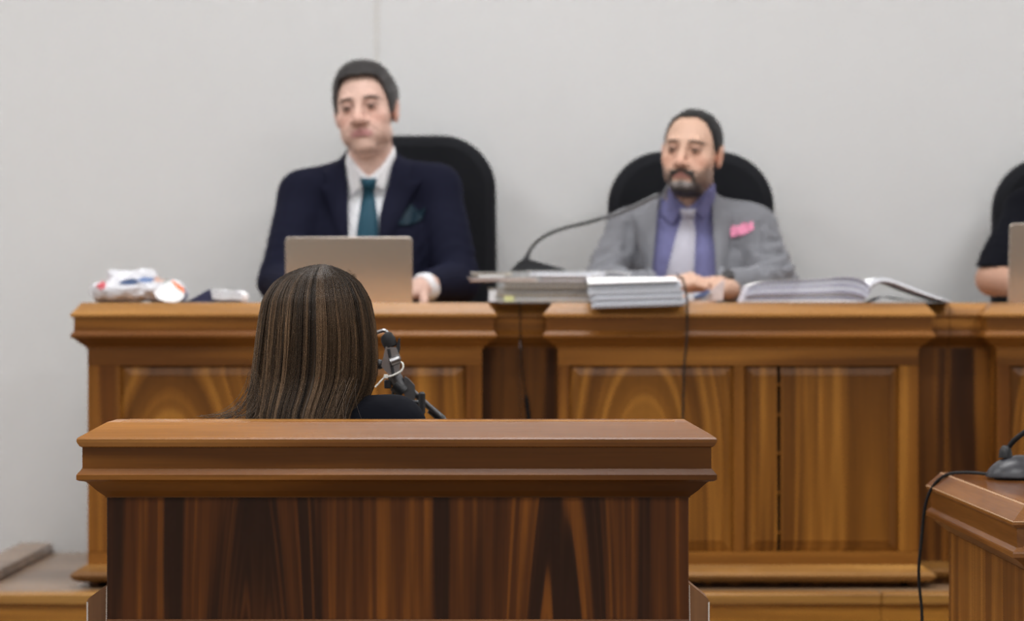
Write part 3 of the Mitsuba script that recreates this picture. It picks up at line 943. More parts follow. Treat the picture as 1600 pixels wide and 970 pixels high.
YA = 7.37
handsA = [dict(wrist=at(664, 447, 7.2), fwd=(-.75, -.6, -.28), up=(-.15, -.3, 1), thumb=-1, curl=(28, 34, 25), span=(-.33, -.19, 7.05, 7.24, 1.1, 1.25)),
          dict(wrist=at(470, 455, 7.2), fwd=(.6, -.7, -.25), up=(.1, -.3, 1), thumb=1, curl=(28, 34, 25), span=(-.58, -.44, 7.05, 7.24, 1.1, 1.25))]
person('man in a navy suit and teal tie sitting behind the open laptop', 'person', HA, neck=at(579, 258, 7.50),
       Ls=at(474, 306, 7.52), Rs=at(682, 297, 7.52), Le=at(437, 440, 7.40), Re_=at(716, 438, 7.42), Lw=at(470, 455, 7.2), Rw=at(664, 447, 7.2), X=-.375,
       hands=handsA, skin=None, colour=colA, suit='navy_suit', shirt='white_shirt', collar=.014,
       jacket_open=pxz([(534, 232), (541, 300), (545, 480), (590, 480), (591, 340), (603, 290), (615, 228), (575, 215)], YA),
       tie=pxz([(566, 290), (581, 290), (590, 345), (592, 460), (552, 460), (556, 360)], YA), tie_mat='teal_silk',
       tie_knot=dict(knot=pxz([(560, 277), (588, 277), (583, 297), (566, 297)], YA),
                     collar=[pxz([(538, 243), (572, 283), (562, 291), (543, 305)], YA), pxz([(612, 231), (577, 283), (587, 290), (599, 295)], YA)]),
       lapels=[pxz([(533, 238), (500, 262), (507, 285), (497, 290), (541, 400), (542, 300)], YA), pxz([(615, 232), (642, 252), (641, 276), (657, 280), (594, 400), (592, 340), (604, 290)], YA)],
       square=[(pxz([(616, 350), (613, 322), (622, 311), (634, 326), (640, 316), (652, 328), (664, 322), (659, 340), (642, 350)], YA), 'dark_teal_silk')],
       hairfn=hairA, hair_col=hairA_col, cuff=[('r', at(674, 447, 7.235), at(656, 449, 7.185)), ('l', at(465, 455, 7.24), at(474, 456, 7.18))], folds=.0026, seed=1)


# ---- the right judge
def hairB(P):
    n = meshkit.fbm(P * [60, 25, 60], 3, 8)
    d = skull(P, .0065 + .005 * (n - .5))
    return np.maximum(d, hairline(P, [0, 22, 38, 50, 57, 62, 74, 80, 104, 118], [.092, .091, .08, .05, .008, -.02, -.02, .016, .016, -.08]))


def hairB_col(P):
    n = meshkit.fbm(P * [150, 40, 40], 3, 2)[:, None]
    return np.array([.009, .009, .010]) * (.6 + .9 * n)


RB = rot(-19, 0, 3.5)
HB = Head(at(1068, 232.5, 7.37) + RB @ [0, .085, 0], RB, .965, jaw=1.1, nose=1.1, frown=.001, plump=1)


def colB(h, V):
    P = h.loc(V)
    c = face_colour(P, (.66, .425, .315), (.12, .075, .055), (.45, .21, .18), flush=.5, lid=.3)
    x = np.abs(P[:, 0])
    a = np.clip((-.052 + .5 * np.clip(x - .045, 0, 1) * 1.6 - P[:, 2]) / .016, 0, 1) * np.clip((x - .02) / .02, 0, 1) * (P[:, 2] > -.115) * np.clip((.0 - P[:, 1]) / .02, 0, 1) * .72
    return c * (1 - a[:, None]) + np.array([.10, .075, .065]) * a[:, None]


def beardB(P):
    """Goatee, moustache and short side beard, as a region field."""
    x, z = np.abs(P[:, 0]), P[:, 2]
    chin = np.maximum(z + .0865 + .15 * x, x - .045)
    tash = np.maximum(np.maximum(z + .0535 + .28 * x, -(z + .0605) - .5 * x), x - .027)
    xc = .026 + .3 * np.clip(-.058 - z, 0, 1)
    drop = np.maximum(np.abs(x - xc) - .0045, np.maximum(z + .058, -.09 - z))
    front = P[:, 1] + .012
    return np.maximum(np.minimum(chin, np.minimum(tash, drop)), front)


def beardB_col(P):
    n = meshkit.fbm(P * 200, 2, 4)[:, None]
    g = np.clip(gauss(P, (.017, -.08, -.095), (.014, .06, .010)) + gauss(P, (-.017, -.08, -.095), (.014, .06, .010)), 0, 1)[:, None]
    side = np.clip((np.abs(P[:, 0]) - .035) / .02, 0, 1)[:, None]
    c = np.array([.035, .029, .026]) * (1 - g) + np.array([.38, .35, .34]) * g
    c = c * (1 - side) + np.array([.17, .12, .095]) * side
    return c * (.6 + .8 * n)


YB = 7.37
handsB = [dict(wrist=at(1133, 449, 7.2), fwd=(-1, -.28, .1), up=(-.1, -.45, 1), thumb=-1, curl=(24, 34, 22), span=(.36, .55, 7.06, 7.24, 1.14, 1.28)),
          dict(wrist=at(1030, 452, 7.16), fwd=(1, -.1, .3), up=(.3, -.4, 1), thumb=1, curl=(30, 36, 28), span=(.36, .55, 7.06, 7.24, 1.14, 1.28))]
person('bearded man in a grey suit with violet shirt sitting behind the paper stacks', 'person', HB, neck=at(1078, 318, 7.52),
       Ls=at(984, 366, 7.54), Rs=at(1174, 358, 7.54), Le=at(944, 446, 7.42), Re_=at(1213, 440, 7.42), Lw=at(1030, 452, 7.16), Rw=at(1133, 449, 7.2), X=.467,
       hands=handsB, skin=None, colour=colB, suit='grey_suit', shirt='violet_shirt', collar=.012,
       jacket_open=pxz([(1034, 300), (1028, 350), (1014, 480), (1122, 480), (1119, 400), (1116, 330), (1115, 296), (1075, 280)], YB),
       tie=pxz([(1070, 336), (1086, 336), (1090, 360), (1084, 450), (1036, 450), (1058, 370)], YB), tie_mat='silver_silk',
       tie_knot=dict(knot=pxz([(1064, 325), (1090, 325), (1087, 341), (1069, 341)], YB),
                     collar=[pxz([(1037, 303), (1066, 327), (1054, 348), (1037, 332)], YB), pxz([(1111, 300), (1088, 327), (1102, 340), (1113, 330)], YB)]),
       lapels=[pxz([(1033, 301), (1006, 312), (1003, 326), (990, 332), (1012, 450), (1017, 450), (1027, 360)], YB), pxz([(1116, 297), (1140, 309), (1140, 325), (1150, 334), (1127, 450), (1121, 450), (1118, 340)], YB)],
       square=[(pxz([(1145, 353), (1150, 350), (1157, 352), (1168, 345), (1172, 348), (1181, 343), (1182, 357), (1164, 366), (1146, 369)], YB), 'pink_silk')],
       hairfn=hairB, hair_col=hairB_col, creases_at=[(pxz([(984, 352), (980, 385), (982, 430)], YB), .009), (pxz([(968, 372), (950, 392), (938, 400)], YB), .006), (pxz([(962, 400), (945, 412), (930, 416)], YB), .006),
                                                      (pxz([(1192, 352), (1186, 385), (1188, 425)], YB), .009), (pxz([(1200, 345), (1212, 358), (1216, 362)], YB), .006), (pxz([(1196, 378), (1212, 372), (1224, 374)], YB), .007),
                                                      (pxz([(1196, 398), (1214, 392), (1228, 396)], YB), .007), (pxz([(1196, 416), (1214, 412), (1232, 414)], YB), .006), (pxz([(1150, 385), (1146, 420)], YB), .006)],
       beard=(beardB, beardB_col), folds=.008, seed=5, tummy=.02)


# ---- the person at the right edge
def hairC(P):
    return np.maximum(skull(P, .014), hairline(P, [0, 40, 60, 75], [.065, .05, -.03, -.09]))


HC_ = Head(at(1692, 215, 7.42), rot(-8, 4, 0), .98)
handsC = [dict(wrist=at(1617, 452, 7.22), fwd=(.75, -.6, -.2), up=(.1, -.3, 1), thumb=1, span=(1.3, 1.45, 7.06, 7.24, 1.1, 1.26)),
          dict(wrist=at(1760, 455, 7.22), fwd=(-.6, -.7, -.2), up=(-.1, -.3, 1), thumb=-1, span=(1.5, 1.6, 7.06, 7.24, 1.1, 1.26))]
person('person in a black short-sleeved top, bare forearm on the bench, at the right edge', 'person', HC_, neck=at(1690, 305, 7.52),
       Ls=at(1607, 335, 7.53), Rs=at(1775, 335, 7.53), Le=at(1551, 436, 7.36), Re_=at(1830, 436, 7.36), Lw=at(1617, 452, 7.22), Rw=at(1760, 455, 7.22), X=1.52,
       hands=handsC, skin=None, colour=lambda h, V: face_colour(h.loc(V), (.5, .29, .205), (.04, .03, .02), (.4, .17, .15)), suit='black_knit', shirt=None, collar=0,
       jacket_open=at(0, 416, 7.36)[2], hairfn=hairC, hair_col=lambda P: np.tile([.015, .012, .01], (len(P), 1)), sleeves='short', folds=.003, seed=9)

# wrist watch of the grey-suited man
w0, w1 = at(1133, 449, 7.2), at(1213, 440, 7.42)
d = (w1 - w0) / np.linalg.norm(w1 - w0)
wt = thing('wrist_watch', 'black wrist watch on the wrist of the man in the grey suit', 'watch')
put('strap', tube([w0 + d * .012, w0 + d * .03], [.031, .031], 28, False), 'black_rubber', wt, smooth=40)
put('case', tube([w0 + d * .021 + [-.004, -.02, .025], w0 + d * .021 + [-.005, -.027, .034]], .016, 24), 'dark_steel', wt, smooth=40)


# ------------------------------------------------------------------ chairs
def slab(w, h, r, th, bend=0.0, taper=0.0):
    """A rounded upholstered slab, in x-z, about the origin at its bottom middle; front is -y."""
    P = sg.box(-w / 2 + r, r * .6, w / 2 - r, h - r).buffer(r, 24)
    out = []
    for ins, y in ((.030, th / 2), (.010, th * .36), (0, th * .12)):
        Q = P.buffer(-ins, 24)
        c = np.array(Q.exterior.coords)[:-1]
        for sgn in (-1, 1): out.append(np.c_[c[:, 0], np.full(len(c), sgn * y), c[:, 1]])
    V = np.vstack(out)
    m = trimesh.convex.convex_hull(V)
    m = m.subdivide_to_size(.05)
    v = m.vertices
    v[:, 0] *= 1 + taper * (1 - v[:, 2] / h)
    v[:, 1] += bend * (v[:, 0] / (w / 2)) ** 2 * -1
    m.vertices = v
    return m


def office_chair(label, x, y, ztop, yaw=0.0):
    t = thing('office_chair', label, 'chair', 'black office chairs behind the bench')
    M = trimesh.transformations.rotation_matrix(math.radians(yaw), [0, 0, 1])
    M[:3, 3] = [x, y, 0]

    def p(name, m, mat, sm=False):
        m = m.copy()
        m.apply_transform(M)
        put(name, m, mat, t, smooth=sm)
    b = slab(.45, ztop - .98, .15, .085, .03, .03)
    b.apply_translation([0, 0, .98])
    p('backrest', b, 'black_fabric', 35)
    s = slab(.48, .46, .1, .07)
    s.apply_transform(trimesh.transformations.rotation_matrix(math.radians(90), [1, 0, 0]))
    s.apply_translation([0, -.02, .865])
    p('seat', s, 'black_fabric', 35)
    p('column', rod([0, -.2, PZ + .09], [0, -.2, .84], .028), 'black_plastic', 40)
    p('back_post', box(-.03, .03, .02, .045, .82, 1.1, .004), 'black_plastic')
    for k in range(5):
        a = 2 * math.pi * k / 5 + .3
        e = np.array([.25 * math.cos(a), -.2 + .25 * math.sin(a) * .6, PZ + .062])
        p('base_leg', rod([0, -.2, PZ + .1], e, .022, 10, .016), 'black_plastic', 40)
        p('caster', rod(e + [-.012, 0, -.034], e + [.012, 0, -.034], .027, 16), 'black_plastic', 40)


CHY = 7.72
office_chair('black office chair behind the man in the navy suit, its back rising beside his shoulder', at(646, 300, CHY)[0], CHY, at(0, 212, CHY)[2])
office_chair('black office chair behind the man in the grey suit, its rounded back framing his head', at(1078, 300, CHY)[0], CHY, at(0, 237, CHY)[2])
office_chair('black office chair at the right edge behind the person in the black top', at(1676, 300, CHY)[0], CHY, at(0, 246, CHY)[2])
# ------------------------------------------------------------------ laptops
principled('laptop_metal', (0.62, 0.55, 0.48), 0.34, 0.5, metallic=0.92)
principled('laptop_keys', (0.02, 0.02, 0.02), 0.5, 0.4)
principled('laptop_screen', (0.015, 0.016, 0.02), 0.1, 0.5)
principled('emblem_metal', (0.035, 0.028, 0.022), 0.35, 0.5)


def rslab(w, h, r, th, edge=.001):
    """Rounded rectangle slab in x-y, bottom edge at y = 0, from z = 0 to th."""
    P = sg.box(-w / 2 + r, r, w / 2 - r, h - r).buffer(r, 12)
    V = []
    for ins, z in ((edge, 0), (0, edge), (0, th - edge), (edge, th)):
        c = np.array(P.buffer(-ins, 12).exterior.coords)[:-1]
        V.append(np.c_[c, np.full(len(c), z)])
    return trimesh.convex.convex_hull(np.vstack(V))


def laptop(label, x, hinge_y, z, w, h, tilt, yaw=0.0):
    """The back of the screen faces the viewer; the keyboard lies behind it. tilt: degrees that the screen's top leans towards the viewer."""
    t = thing('laptop', label, 'laptop', 'open laptops on the bench')
    M0 = trimesh.transformations.rotation_matrix(math.radians(yaw), [0, 0, 1])
    M0[:3, 3] = [x, hinge_y, z]
    up = trimesh.transformations.rotation_matrix(math.radians(90 + tilt), [1, 0, 0])     # x-y slab stands up, its z side to the viewer
    up[:3, 3] = [0, 0, .012]

    def p(name, m, mat, M, parent=t, **kw):
        m = m.copy()
        m.apply_transform(M)
        return put(name, m, mat, parent, **kw)
    lid = p('lid', rslab(w, h, .012, .0055), 'laptop_metal', M0 @ up, smooth=30)
    scr = rslab(w - .012, h - .014, .006, .0008, .0002)
    scr.apply_translation([0, .008, -.0009])
    p('screen', scr, 'laptop_screen', M0 @ up, lid)
    s = .019
    body = sg.Point(-.42, 0).buffer(.62, 24).union(sg.Point(.42, 0).buffer(.62, 24)).union(sg.Point(-.3, -.35).buffer(.6, 24)).union(sg.Point(.3, -.35).buffer(.6, 24))
    body = body.difference(sg.Point(1.22, .05).buffer(.42, 24)).difference(sg.Point(0, .78).buffer(.22, 24)).buffer(-.03).buffer(.03)
    leaf = sg.Point(0, 0).buffer(.42, 24).intersection(sg.Point(.45, .42).buffer(.42, 24))
    leaf = shapely.affinity.translate(leaf, -.18, .72) if hasattr(shapely, 'affinity') else leaf
    em = cat(*[trimesh.creation.extrude_polygon(shapely.transform(q, lambda v: v * s), .0005, engine='earcut') for q in (body, leaf)])
    em.vertices[:, 0] *= 1
    em.apply_translation([0, h / 2 + .002, .0054])
    p('emblem', em, 'emblem_metal', M0 @ up, lid)
    p('base', rslab(w, h, .012, .012), 'laptop_metal', M0, smooth=30)
    kb = rslab(w * .86, h * .42, .004, .0006, .0002)
    kb.apply_translation([0, h * .1, .0118])
    p('keyboard', kb, 'laptop_keys', M0)
    p('hinge', rod([-w * .36, .004, .011], [w * .36, .004, .011], .0045), 'laptop_keys', M0, smooth=40)


DZ = 1.11
LY = 7.095
laptop('open bronze-silver laptop in front of the man in the navy suit, back turned', at(546, 0, LY)[0], LY, DZ + .0005, .319, .214, 8)
laptop('open bronze-silver laptop cut off by the right edge of the photo', at(1672.5, 0, LY)[0], LY, DZ + .0005, .319, at(0, 350, 7.06)[2] - DZ - .008, 8)

# ------------------------------------------------------------------ paper on the bench
principled('paper_white', (0.78, 0.79, 0.83), 0.85, 0.2)
principled('paper_bright', (0.86, 0.86, 0.86), 0.8, 0.2)
principled('paper_cream', (0.62, 0.56, 0.46), 0.85, 0.2)
principled('paper_tan', (0.36, 0.30, 0.235), 0.85, 0.2)
principled('paper_grey', (0.56, 0.58, 0.63), 0.85, 0.2)
principled('paper_lilac', (0.50, 0.50, 0.63), 0.85, 0.2)
principled('paper_dark_blue', (0.05, 0.055, 0.12), 0.7, 0.3)
principled('orange_card', (0.85, 0.22, 0.10), 0.7, 0.3)
principled('blue_print', (0.09, 0.13, 0.27), 0.7, 0.3)
principled('yellow_note', (0.68, 0.68, 0.33), 0.8, 0.2)
principled('pink_paper', (0.66, 0.56, 0.54), 0.85, 0.2)


def sheets(x0, x1, y0, y1, z0, z1, n, jit, seed, yaw=0.0, droop=None, curl=0.0):
    """A pile of n thin sheaves with uneven edges; droop(points) bends it."""
    r = np.random.default_rng(seed)
    out = []
    th = (z1 - z0) / n
    for k in range(n):
        j = r.normal(0, jit, 3)
        b = box(x0 + j[0], x1 + j[1], y0 + j[2], y1 + j[2], z0 + k * th + th * .06, z0 + (k + 1) * th - th * .06)
        for _ in range(3 if droop is not None or curl else 0): b = b.subdivide()
        out.append(b)
    m = cat(*out)
    v = m.vertices.copy()
    if curl:
        u = np.clip((v[:, 0] - (x0 + x1) / 2) / ((x1 - x0) / 2), -1, 1)
        v[:, 2] += curl * (u ** 2) * (v[:, 2] - z0) / max(z1 - z0, 1e-4)
    if droop is not None: v = droop(v)
    if yaw:
        c, a = np.array([(x0 + x1) / 2, (y0 + y1) / 2]), math.radians(yaw)
        q = v[:, :2] - c
        v[:, :2] = c + q @ np.array([[math.cos(a), math.sin(a)], [-math.sin(a), math.cos(a)]])
    m.vertices = v
    return m


LEDGE = ZT + .0005
PY = 6.95


def px_(x, Y=PY): return (x - CX) * Y / F
def pz_(y, Y=PY): return CZ + (CY - y) * Y / F


# case files, from the bottom of the pile upwards
FILES = [('case_file', 777, 925, 472, 461, 'paper_grey', 'grey-white case file at the bottom of the left pile, with a yellow note', 5),
         ('case_file', 766, 924, 461, 450, 'paper_tan', 'tan case file just above the bottom file of the left pile', 5),
         ('case_file', 786, 922, 450, 440, 'paper_tan', 'beige case file in the middle of the left pile', 4),
         ('case_file', 734, 842, 440, 433.5, 'pink_paper', 'thin pinkish folder sticking out far left from the left pile', 2),
         ('case_file', 842, 926, 440, 431, 'paper_lilac', 'pale lilac folder on the right top of the left pile', 3),
         ('case_file', 738, 800, 433.5, 425.5, 'paper_bright', 'white folded paper on the left top of the left pile', 2),
         ('case_file', 826, 945, 431, 423.5, 'paper_white', 'white sheets reaching towards the thick stack on the left pile', 2)]
for i, (nm, x0, x1, y0, y1, mt, lb, n) in enumerate(FILES):
    k = thing(nm, lb, 'case file', 'case files of the left pile')
    dy = [0, .01, -.004, .0, .012, .004, .02][i]
    zb = max(pz_(y0), LEDGE)
    pal = [mt, ['paper_cream', 'paper_white', 'paper_tan', 'paper_grey', 'pink_paper'][(i * 3) % 5], mt, 'paper_white', ['paper_cream', 'paper_grey'][i % 2]]
    for q_ in range(n):
        zq = [zb + .0003 + (pz_(y1) - .0014 - zb) * e_ for e_ in (q_ / n, (q_ + .94) / n)]
        jr = np.random.default_rng(90 + i * 7 + q_).normal(0, 1, 3)
        put('pages', sheets(px_(x0) + .006 * abs(jr[0]), px_(x1) - .007 * abs(jr[1]), 6.885 + dy + .003 * jr[2], 7.06 + dy, zq[0], zq[1], 1, 0, 1), pal[q_ % 5], k)
    cv = 'paper_white' if i in (1, 2) else mt
    put('cover', box(px_(x0 - 3), px_(x1 - 8), 6.88 + dy, 7.05 + dy, pz_(y1) - .0012, pz_(y1) - .0002), 'paper_cream' if i in (0, 1, 2) else 'paper_bright', k)
    if i == 0:
        put('sticky_note', box(px_(788), px_(803), 6.874, 6.95, pz_(471), pz_(463)), 'yellow_note', k)
solo('loose_sheet', sheets(px_(764), px_(776), 6.89, 7.03, LEDGE, pz_(452), 1, 0, 3), 'paper_white', 'white sheet drooping at the left end of the left pile', 'paper')


def droop2(v):
    o = np.clip(6.864 - v[:, 1], 0, .2)
    v = v.copy()
    v[:, 2] -= o * (.12 + .12 * np.clip((px_(1068) - v[:, 0]) / .24, 0, 1))
    return v


STACK = [(926, 1069, 474, 463.5, 'the bottom bundle of the thick grey-edged paper stack overhanging the bench edge'), (924, 1068, 463.5, 453.5, 'the second bundle from the bottom of the thick grey-edged paper stack'),
         (921, 1066, 453.5, 444, 'the third bundle from the bottom of the thick grey-edged paper stack'), (920, 1062, 444, 434.5, 'the topmost bundle of the thick grey-edged paper stack, white on top')]
for i, (x0, x1, y0, y1, lb) in enumerate(STACK):
    k = thing('paper_bundle', lb, 'paper stack', 'bundles of the thick paper stack')
    Y = 6.82
    put('pages', sheets(px_(x0, Y), px_(x1, Y), 6.80 + .003 * i, 7.03, max(pz_(y0, Y), LEDGE) + .0004, pz_(y1, Y) - .0003, 5, .0026, 60 + i, droop=droop2), 'paper_grey', k)
    if i == 3:
        S_ = sheets(px_(918, Y), px_(1058, Y), 6.80, 7.02, pz_(434.5, Y), pz_(432.5, Y), 1, 0, 9, droop=droop2)
        put('top_sheet', S_, 'paper_bright', k)
g = np.linspace(0, 1, 18)
cs = np.c_[px_(925) + g * (px_(985) - px_(925)), pz_(430) + .008 * np.sin(g * 3.0) * (1 - .3 * g) + .002]
solo('curled_sheet', prism(np.vstack([cs, (cs + [0, -.0012])[::-1]]), 6.90, 7.03), 'paper_bright', 'white curled sheet lying on top of the thick paper stack', 'paper')

# leaflet between the stack and the watch
k = thing('leaflet', 'white and blue leaflet propped on the bench right of the thick paper stack', 'leaflet')
put('lower_sheet', prism([(px_(1069), pz_(470)), (px_(1098), pz_(471)), (px_(1110), pz_(457)), (px_(1109), pz_(455.5)), (px_(1070), pz_(459))], 6.90, 6.94), 'paper_white', k)
put('blue_sheet', prism([(px_(1083), pz_(466)), (px_(1098), pz_(464)), (px_(1108), pz_(454)), (px_(1105), pz_(452)), (px_(1082), pz_(463))], 6.885, 6.90), 'blue_print', k)
put('pink_sheet', prism([(px_(1098), pz_(471)), (px_(1128), pz_(469)), (px_(1131), pz_(438)), (px_(1129), pz_(437)), (px_(1112), pz_(452))], 6.915, 6.93), 'pink_paper', k)

# open book of papers on the right
k = thing('open_binder', 'thick bundle of papers lying open on the right part of the middle bench section', 'binder')


def curve_stack(top, bot, n, y0, y1, jit, seed):
    """Sheaves between two curves (same number of points) in x-z, each a thin extruded strip."""
    r = np.random.default_rng(seed)
    out = []
    for i in range(n):
        a, b = (i + .08) / n, (i + .92) / n
        u, w = bot + (top - bot) * a, bot + (top - bot) * b
        j = r.normal(0, jit)
        out.append(prism(np.vstack([u, w[::-1]]), y0 + j, y1 + j))
    return cat(*out)


def crv(pts, n=26, Y=PY):
    p = spline([(px_(a, Y), 0, pz_(b, Y)) for a, b in pts], n)
    return p[:, [0, 2]]


left_top = crv([(1166, 448), (1185, 442), (1230, 439), (1290, 435), (1325, 434), (1345, 440), (1356, 455)])
left_bot = crv([(1157, 472.2), (1180, 472.4), (1230, 472.4), (1285, 472.4), (1310, 472.4), (1330, 472.4), (1344, 472.2)])
for q_ in range(8):
    put('left_pages', curve_stack(left_bot + (left_top - left_bot) * (q_ + .95) / 8, left_bot + (left_top - left_bot) * (q_ + .05) / 8, 1, 6.885, 7.06, .005, 5 + q_), 'paper_lilac' if q_ % 2 else 'paper_white', k)
tt = left_top + [0, .0015]
put('top_page', prism(np.vstack([tt, (tt - [0, .0012])[::-1]]), 6.88, 7.06), 'paper_bright', k)
right_top = crv([(1352, 444), (1362, 435.5), (1376, 434.5), (1400, 441), (1430, 453), (1460, 464), (1482, 471)])
right_bot = crv([(1350, 460), (1362, 447), (1376, 442), (1400, 448), (1430, 459), (1460, 468.5), (1481, 472.4)])
put('right_pages', curve_stack(right_top, right_bot, 6, 6.89, 7.06, .003, 6), 'paper_white', k)
cv = crv([(1346, 472.0), (1360, 471), (1376, 464), (1400, 466), (1430, 469), (1460, 471.0), (1476, 472.2)])
put('cover', prism(np.vstack([cv, (cv - [0, .0004])[::-1]]), 6.90, 7.05), 'paper_dark_blue', k)

# ---- plastic bag of papers, card, rolled papers at the left end
S = Sculpt(axis(px_(134), px_(300), .0035), axis(6.88, 7.08, .0045), axis(LEDGE - .004, pz_(412), .0035))
S.ell((px_(205), 6.975, pz_(452)), (.092, .075, .030), None, .02)
S.ell((px_(180), 6.97, pz_(460)), (.06, .07, .022), None, .02)
S.ell((px_(205), 6.985, pz_(436)), (.062, .06, .022), None, .02)
S.ell((px_(255), 6.98, pz_(456)), (.05, .06, .024), None, .02)
G = np.stack(np.meshgrid(*S.ax, indexing='ij'), -1)
S.F += ((meshkit.fbm(G * [22, 22, 40], 4, 11) - .5) * .030 + np.abs(meshkit.noise(G * 42, 5) - .5) * .014 - .004).astype(np.float32)
S.F = np.maximum(S.F, (LEDGE - S.ax[2])[None, None, :].astype(np.float32))
m = S.mesh(0)
P = m.vertices
c = np.tile([.70, .70, .74], (len(P), 1)) * (.72 + .4 * meshkit.fbm(P * 30, 3, 2))[:, None]


def blot(cx, cy, rx, ry, col, s):
    global c
    q = ((P[:, 0] - px_(cx)) / (rx * PY / F)) ** 2 + ((P[:, 2] - pz_(cy)) / (ry * PY / F)) ** 2
    w = np.clip((1.15 - q + (meshkit.fbm(P * 60, 2, s) - .5) * .9) * 2.5, 0, 1)[:, None] * (P[:, 1] < 6.99)[:, None]
    c = c * (1 - w) + np.array(col) * w


blot(162, 446, 8, 7, (.55, .07, .09), 1)
blot(206, 441, 16, 5, (.03, .06, .15), 2)
blot(230, 437, 12, 5, (.10, .17, .36), 3)
blot(252, 436, 12, 5, (.55, .33, .25), 4)
blot(262, 442, 7, 4, (.10, .22, .24), 5)
principled('plastic_film', vc, 0.35, 0.5, clearcoat=.4)
solo('plastic_bag', m, 'plastic_film', 'crumpled white plastic bag with red and blue print at the left end of the bench', 'plastic bag', smooth=True, color=c)
def lean(m, f=.7):
    m.vertices[:, 1] += (m.vertices[:, 2] - LEDGE) * f
    return m


k = thing('greeting_card', 'white bent card with an orange back leaning against the plastic bag', 'card')
put('white_leaf', lean(prism(crv([(245, 456), (258, 446), (270, 440), (279, 449), (293, 463), (288, 469), (274, 472), (258, 469), (246, 457)], 40), 6.865, 6.869)), 'paper_bright', k)
put('orange_leaf', lean(prism([(px_(270), pz_(440)), (px_(273), pz_(438)), (px_(291), pz_(450)), (px_(293), pz_(458)), (px_(288), pz_(458))], 6.872, 6.876)), 'orange_card', k)
k = thing('folded_papers', 'folded papers with a dark blue inside, between the plastic bag and the laptop', 'paper')
put('dark_leaves', curve_stack(crv([(283, 471), (310, 464), (325, 455), (336, 452), (341, 458)]), crv([(284, 472.3), (310, 472.3), (325, 472.3), (334, 472.3), (340, 472.3)]), 5, 6.885, 7.03, .002, 7), 'paper_dark_blue', k)
put('white_roll', curve_stack(crv([(334, 453), (345, 452), (360, 454), (378, 455), (384, 462)]), crv([(337, 467), (345, 468), (360, 468), (378, 468.5), (383, 470)]), 4, 6.88, 7.03, .002, 8), 'paper_white', k)
put('grey_leaf', box(px_(340), px_(381), 6.89, 7.02, LEDGE, pz_(468.5)), 'paper_grey', k)

# ------------------------------------------------------------------ microphones and cables
t = thing('gooseneck_microphone', 'black gooseneck microphone standing on the pile of case files', 'microphone')
MY = 6.985
zt = pz_(423.4, MY)
m = lambda x, y: (px_(x, MY), pz_(y, MY))
put('base', prism([m(797, 423.4), m(803, 417), m(812, 408), m(819, 405.5), m(828, 406), (m(860, 415)), m(880, 420.5), m(884, 423.4)], MY - .05, MY + .05), 'black_plastic', t)
k = put('collar', tube([at(821, 408, MY), at(824, 400, MY), at(826, 396, MY)], [.0085, .006, .0045], 16), 'black_plastic', t, smooth=40)
neck = spline([at(825, 398, MY), at(830, 388, MY), at(845, 373, MY - .005), at(880, 357, MY - .01), at(940, 341, MY - .02)], 40)
put('gooseneck', tube(neck, .0038, 12), 'black_rubber', t, smooth=40)
put('microphone_head', tube(spline([at(938, 341.6, MY - .02), at(960, 335, MY - .02), at(985, 325, MY - .02), at(1010, 313, MY - .02), at(1030, 303, MY - .02)], 16), [.0042] + [.0056] * 14 + [.003], 14), 'dark_steel', t, smooth=40)

pts = [at(1058, 429, 6.94), at(1064, 434, 6.87), at(1070, 448, 6.80), at(1073, 466, 6.788), at(1074, 480, 6.815), at(1073.5, 500, 6.826), at(1073, 530, 6.826), at(1070, 560, 6.83), at(1068, 610, 6.84), at(1066.5, 655, 6.85), at(1066, 760, 6.85), at(1067, 860, 6.85), at(1068, 890, 6.80), at(1070, 915, 6.79), at(1080, 921, 6.78)]
solo('cable', tube(spline(pts, 90), .0028, 8), 'black_rubber', 'thin black cable hanging down the bench front from the thick paper stack', 'cable', smooth=40)
pts = [at(811.5, 470, 6.965), at(812, 475, 6.945), at(812.5, 490, 6.928), at(813, 520, 6.928), at(814.5, 545, 6.94), at(817, 580, 6.955), at(822, 620, 6.962), at(827, 660, 6.962), at(832, 800, 6.962), at(833, 870, 6.958), at(834, 885, 6.93), at(835, 897, 6.926), at(837, 916, 6.91)]
principled('dark_cable', (0.012, 0.012, 0.014), 0.8, 0.1)
solo('cable_bundle', cat(tube(spline(pts, 80), [.0016] * 28 + [.005] * 52, 8)), 'dark_cable', 'dark cable running down the recess between the left and middle bench sections', 'cable', smooth=40)

t = thing('table_microphone', 'grey conference microphone with black gooseneck on the table at the right edge', 'microphone')
principled('grey_plastic', (0.026, 0.027, 0.033), 0.38, 0.5)
MX, MYY = .925, 5.08
S = Sculpt(axis(MX - .09, MX + .12, .0025), axis(MYY - .075, MYY + .075, .0025), axis(TZ - .004, TZ + .055, .0022))
S.ell((MX - .005, MYY, TZ - .002), (.066, .058, .046), None, .01)
S.ell((MX + .055, MYY, TZ - .004), (.062, .055, .028), None, .02)
S.F = np.maximum(S.F, (TZ + .0035 - S.ax[2])[None, None, :].astype(np.float32))
put('base', S.mesh(0), 'grey_plastic', t, smooth=True)
foot = trimesh.creation.cylinder(1, 1, sections=48)
foot.vertices = foot.vertices * [.078, .055, .0034] + [MX + .024, MYY, TZ + .0019]
put('foot', foot, 'black_rubber', t, smooth=40)
bz0 = at(1571, 708, MYY)
put('collar', tube([bz0 + [0, 0, -.008], bz0 + [0, 0, .004], bz0 + [.001, 0, .011], bz0 + [.001, 0, .014]], [.0125, .0115, .008, .006], 20), 'black_plastic', t, smooth=50)
